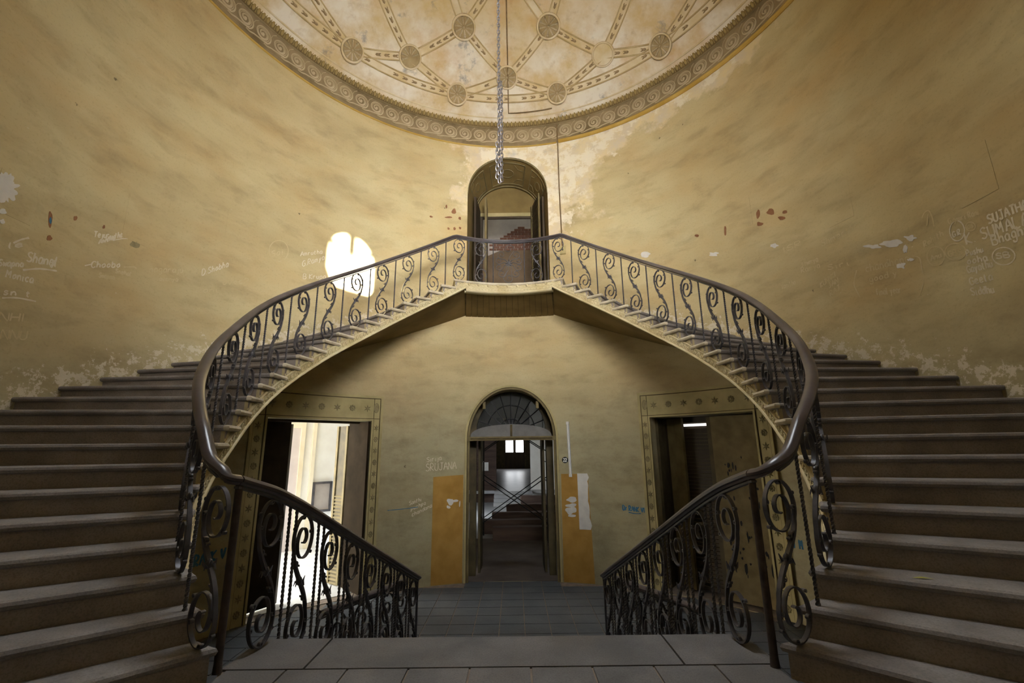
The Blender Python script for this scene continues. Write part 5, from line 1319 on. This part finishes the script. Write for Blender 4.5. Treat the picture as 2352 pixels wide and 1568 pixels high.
write('nagaraju', 342, 624, 420, 626, 14, 'chalk_faint'); write('lavanya', 360, 644, 408, 646, 10, 'chalk_faint'); write('D.Shobha', 463, 633, 524, 612, 15, 'chalk'); write('x ovoc2', 490, 655, 570, 650, 13, 'chalk_faint'); write('Rani', 450, 672, 500, 670, 11, 'chalk_faint')
write('Amrutha', 690, 588, 740, 582, 10, 'chalk'); write('G.Ramya', 694, 612, 745, 596, 13, 'chalk'); write('B Krupa', 696, 640, 748, 640, 11, 'chalk'); ring(640, 576, 22, 24); write('Sai', 622, 590, 650, 584, 14, 'chalk_faint')
write('Sirija', 980, 1061, 1014, 1056, 11, 'chalk', 0.012); write('SRUJANA', 978, 1082, 1048, 1076, 17, 'chalk', 0.014); write('Santhi', 940, 1160, 968, 1150, 9, 'chalk', 0.012); write('pushpa', 944, 1172, 978, 1158, 9, 'chalk', 0.012); write('chandana', 946, 1186, 992, 1164, 9, 'chalk', 0.012)
scrawl([(890, 1172), (930, 1168), (960, 1164)], 'blue', 0.012)
write('RANK V', 444, 1302, 516, 1280, 24, 'blue', 0.034, 0.03); write('UP', 518, 1312, 548, 1304, 18, 'blue', 0.036, 0.03); write('STFM', 1814, 1256, 1846, 1262, 20, 'blue', 0.03, 0.03)
write('Dr.RANK VI', 1431, 1171, 1481, 1177, 11, 'blue', 0.022, 0.03); scrawl([(1444, 1176), (1458, 1179), (1472, 1179)], 'blue', 0.02)
# painted and bare patches
def blotch(cx_, cy_, rx, ry, m, name='plaster_patch', th=0.004, n=26, rough=0.35, cuty=None):
    q = [1+rnd.uniform(-rough, rough*0.5) for k in range(n)]; q = [(q[k-1]+2*q[k]+q[(k+1) % n])/4 for k in range(n)]
    P = [wat(cx_+rx*q[k]*cos(2*pi*k/n), cy_+ry*q[k]*sin(2*pi*k/n)) for k in range(n)]
    b = MB(); c = wat(cx_, cy_); b.v = [tuple(W(*c, th))]+[tuple(W(*p, th)) for p in P]+[tuple(W(*p, 0)) for p in P]
    for k in range(n): j = (k+1) % n; b.f += [(0, 1+k, 1+j), (1+k, 1+n+k, 1+n+j, 1+j)]
    return b.build(name, m, wall)
wall_plate(((-1.68, ZF), (-1.04, ZF), (-1.04, 0.765), (-1.68, 0.735)), 0.004, M['yellow'], 'paint_panel'); wall_plate(((1.055, ZF), (1.69, ZF), (1.645, 0.76), (1.075, 0.76)), 0.004, M['yellow'], 'paint_panel')
def ragged_panel(s0, s1, z0, z1, m, name, th=0.008, n=14, rag=0.03):
    b = MB(); rows = []
    for k in range(n+1):
        z = lerp(z0, z1, k/n); e = s1+rnd.uniform(-rag, rag); rows.append([W(s0, z, 0.0), W(s0, z, th), W(e, z, th), W(e, z, 0.0)])
    b.grid(rows, True); b.f += [(3, 2, 1, 0), tuple(n*4+i for i in range(4))]; return b.build(name, m, wall)
ragged_panel(1.42, 1.655, -0.345, 0.77, M['limewhite'], 'lime_patch', 0.008, 14, 0.035)
for c_, w2, h2 in (((1312, 1147), 14, 7), ((1312, 1160), 12, 5), ((1312, 1172), 13, 9), ((1314, 1184), 10, 3)): blotch(c_[0], c_[1], w2, h2, M['paper'], 'torn_paper', 0.007, 18, 0.5)
for c_ in ((1034, 1152, 10, 9), (1046, 1150, 9, 3), (1056, 1156, 2, 8), (1030, 1164, 5, 4)): blotch(*c_, M['limewhite'], 'lime_patch', 0.006, 14, 0.5)
write('vr', 1022, 1184, 1030, 1180, 8, 'chalk_faint', 0.01); ring(1041, 1201, 12, 5, 'chalk_faint', 0.01); write('SIMPLE', 1032, 1204, 1052, 1202, 5, 'chalk_faint', 0.008, 0.05)
for k in range(5): write('namaste', 1002, 1200+k*12, 1018, 1198+k*12, 6, 'groove', 0.008, 0.1)
for k in range(3): write('rani', 1022+2*k, 1123+k*5, 1032+2*k, 1120+k*5, 5, 'groove', 0.008, 0.1)
blotch(8, 430, 32, 40, M['limewhite'], 'lime_patch', 0.006, 80, 0.5); blotch(6, 486, 9, 7, M['limewhite'], 'lime_patch', 0.006, 16, 0.5); blotch(4, 508, 8, 6, M['limewhite'], 'lime_patch', 0.006, 16, 0.5)
for c_ in ((115, 500, 5, 20), (173, 501, 5, 7), (113, 547, 8, 8), (238, 521, 3, 5), (308, 560, 12, 10)): blotch(*c_, M['brick'] if c_[0] != 308 else M['motif'], 'paint_loss', 0.004, 16, 0.5)
blotch(115, 506, 3, 9, M['blue'], 'paint_loss', 0.006, 8, 0.2)
for c_ in ((1741, 492, 5, 12), (1745, 515, 9, 6), (1770, 486, 11, 7), (1795, 501, 12, 4), (1803, 487, 8, 4), (1666, 530, 3, 11), (1600, 541, 5, 4), (1042, 485, 6, 7), (1030, 499, 9, 2), (1056, 501, 4, 4), (1030, 525, 3, 3), (1044, 525, 3, 4), (1057, 524, 3, 4), (1025, 474, 2, 6), (990, 498, 5, 3)): blotch(*c_, M['brick'], 'paint_loss', 0.004, 14, 0.55)
for c_ in ((2005, 566, 18, 7), (2048, 558, 30, 9), (2092, 546, 16, 7), (2080, 572, 6, 12), (2070, 610, 10, 10), (2090, 596, 9, 5), (1480, 585, 16, 8), (1640, 583, 12, 5), (1777, 563, 11, 6)): blotch(*c_, M['limewhite'], 'lime_patch', 0.004, 22, 0.7)
# blocked wall squares, slightly proud
for cs in ([(-7.58, 4.16), (-7.17, 4.16), (-7.17, 4.80), (-7.58, 4.80)], [(-6.10, 4.72), (-5.70, 4.72), (-5.70, 5.32), (-6.10, 5.32)], [(-9.02, 3.78), (-8.62, 3.78), (-8.62, 4.24), (-9.02, 4.24)], [(-4.66, 5.32), (-4.28, 5.32), (-4.28, 5.84), (-4.66, 5.84)], [(6.70, 4.58), (7.10, 4.58), (7.10, 5.20), (6.70, 5.20)], [(8.42, 3.95), (8.84, 3.95), (8.84, 4.55), (8.42, 4.55)], [(5.05, 5.25), (5.45, 5.25), (5.45, 5.85), (5.05, 5.85)]):
    o_ = wall_plate(cs, 0.004, M['wall'], 'blocked_square')
    uvl = o_.data.uv_layers.new(name='UVMap')
    for l in o_.data.loops:
        v = o_.data.vertices[l.vertex_index].co; t = math.degrees(atan2((v.y-YC)/EB, v.x/EA)); t = t+360 if t < -90 else t; uvl.data[l.index].uv = (s_of_t(t), v.z)
# digits of the sign
st_, L_ = strokes('22'); b = MB()
for s in st_:
    P = [Vector((1.135+p[0]/L_*0.075, 1.048-0.032+p[1]/6*0.064, 0)) for p in s]; wall_stroke(b, [(q.x, q.y) for q in catmull(P, 3)], 0.019, 0.024)
o_ = b.build('digits', M['paper'], ns); o_.matrix_local = Matrix.Translation(-ns.location)
# dry leaf on a right-hand tread
tz = 3*R; dd_ = ray(2118, 1329); k_ = (tz-CAM.z)/dd_.z; lp_ = CAM+dd_*k_
b = MB(); b.v = [(-0.05, 0, 0.002), (-0.02, 0.012, 0.006), (0.03, 0.012, 0.006), (0.06, 0, 0.002), (0.03, -0.012, 0.006), (-0.02, -0.012, 0.006), (0, 0, 0.012)]
b.f = [(6, 0, 1), (6, 1, 2), (6, 2, 3), (6, 3, 4), (6, 4, 5), (6, 5, 0)]
lf2 = b.build('fallen_leaf', M['leafgreen']); lf2.location = (lp_.x, lp_.y, tz+0.001); lf2.rotation_euler = (0, 0, -0.3); tag(lf2, 'yellowish dry leaf lying on a low tread of the right flight', 'leaf')
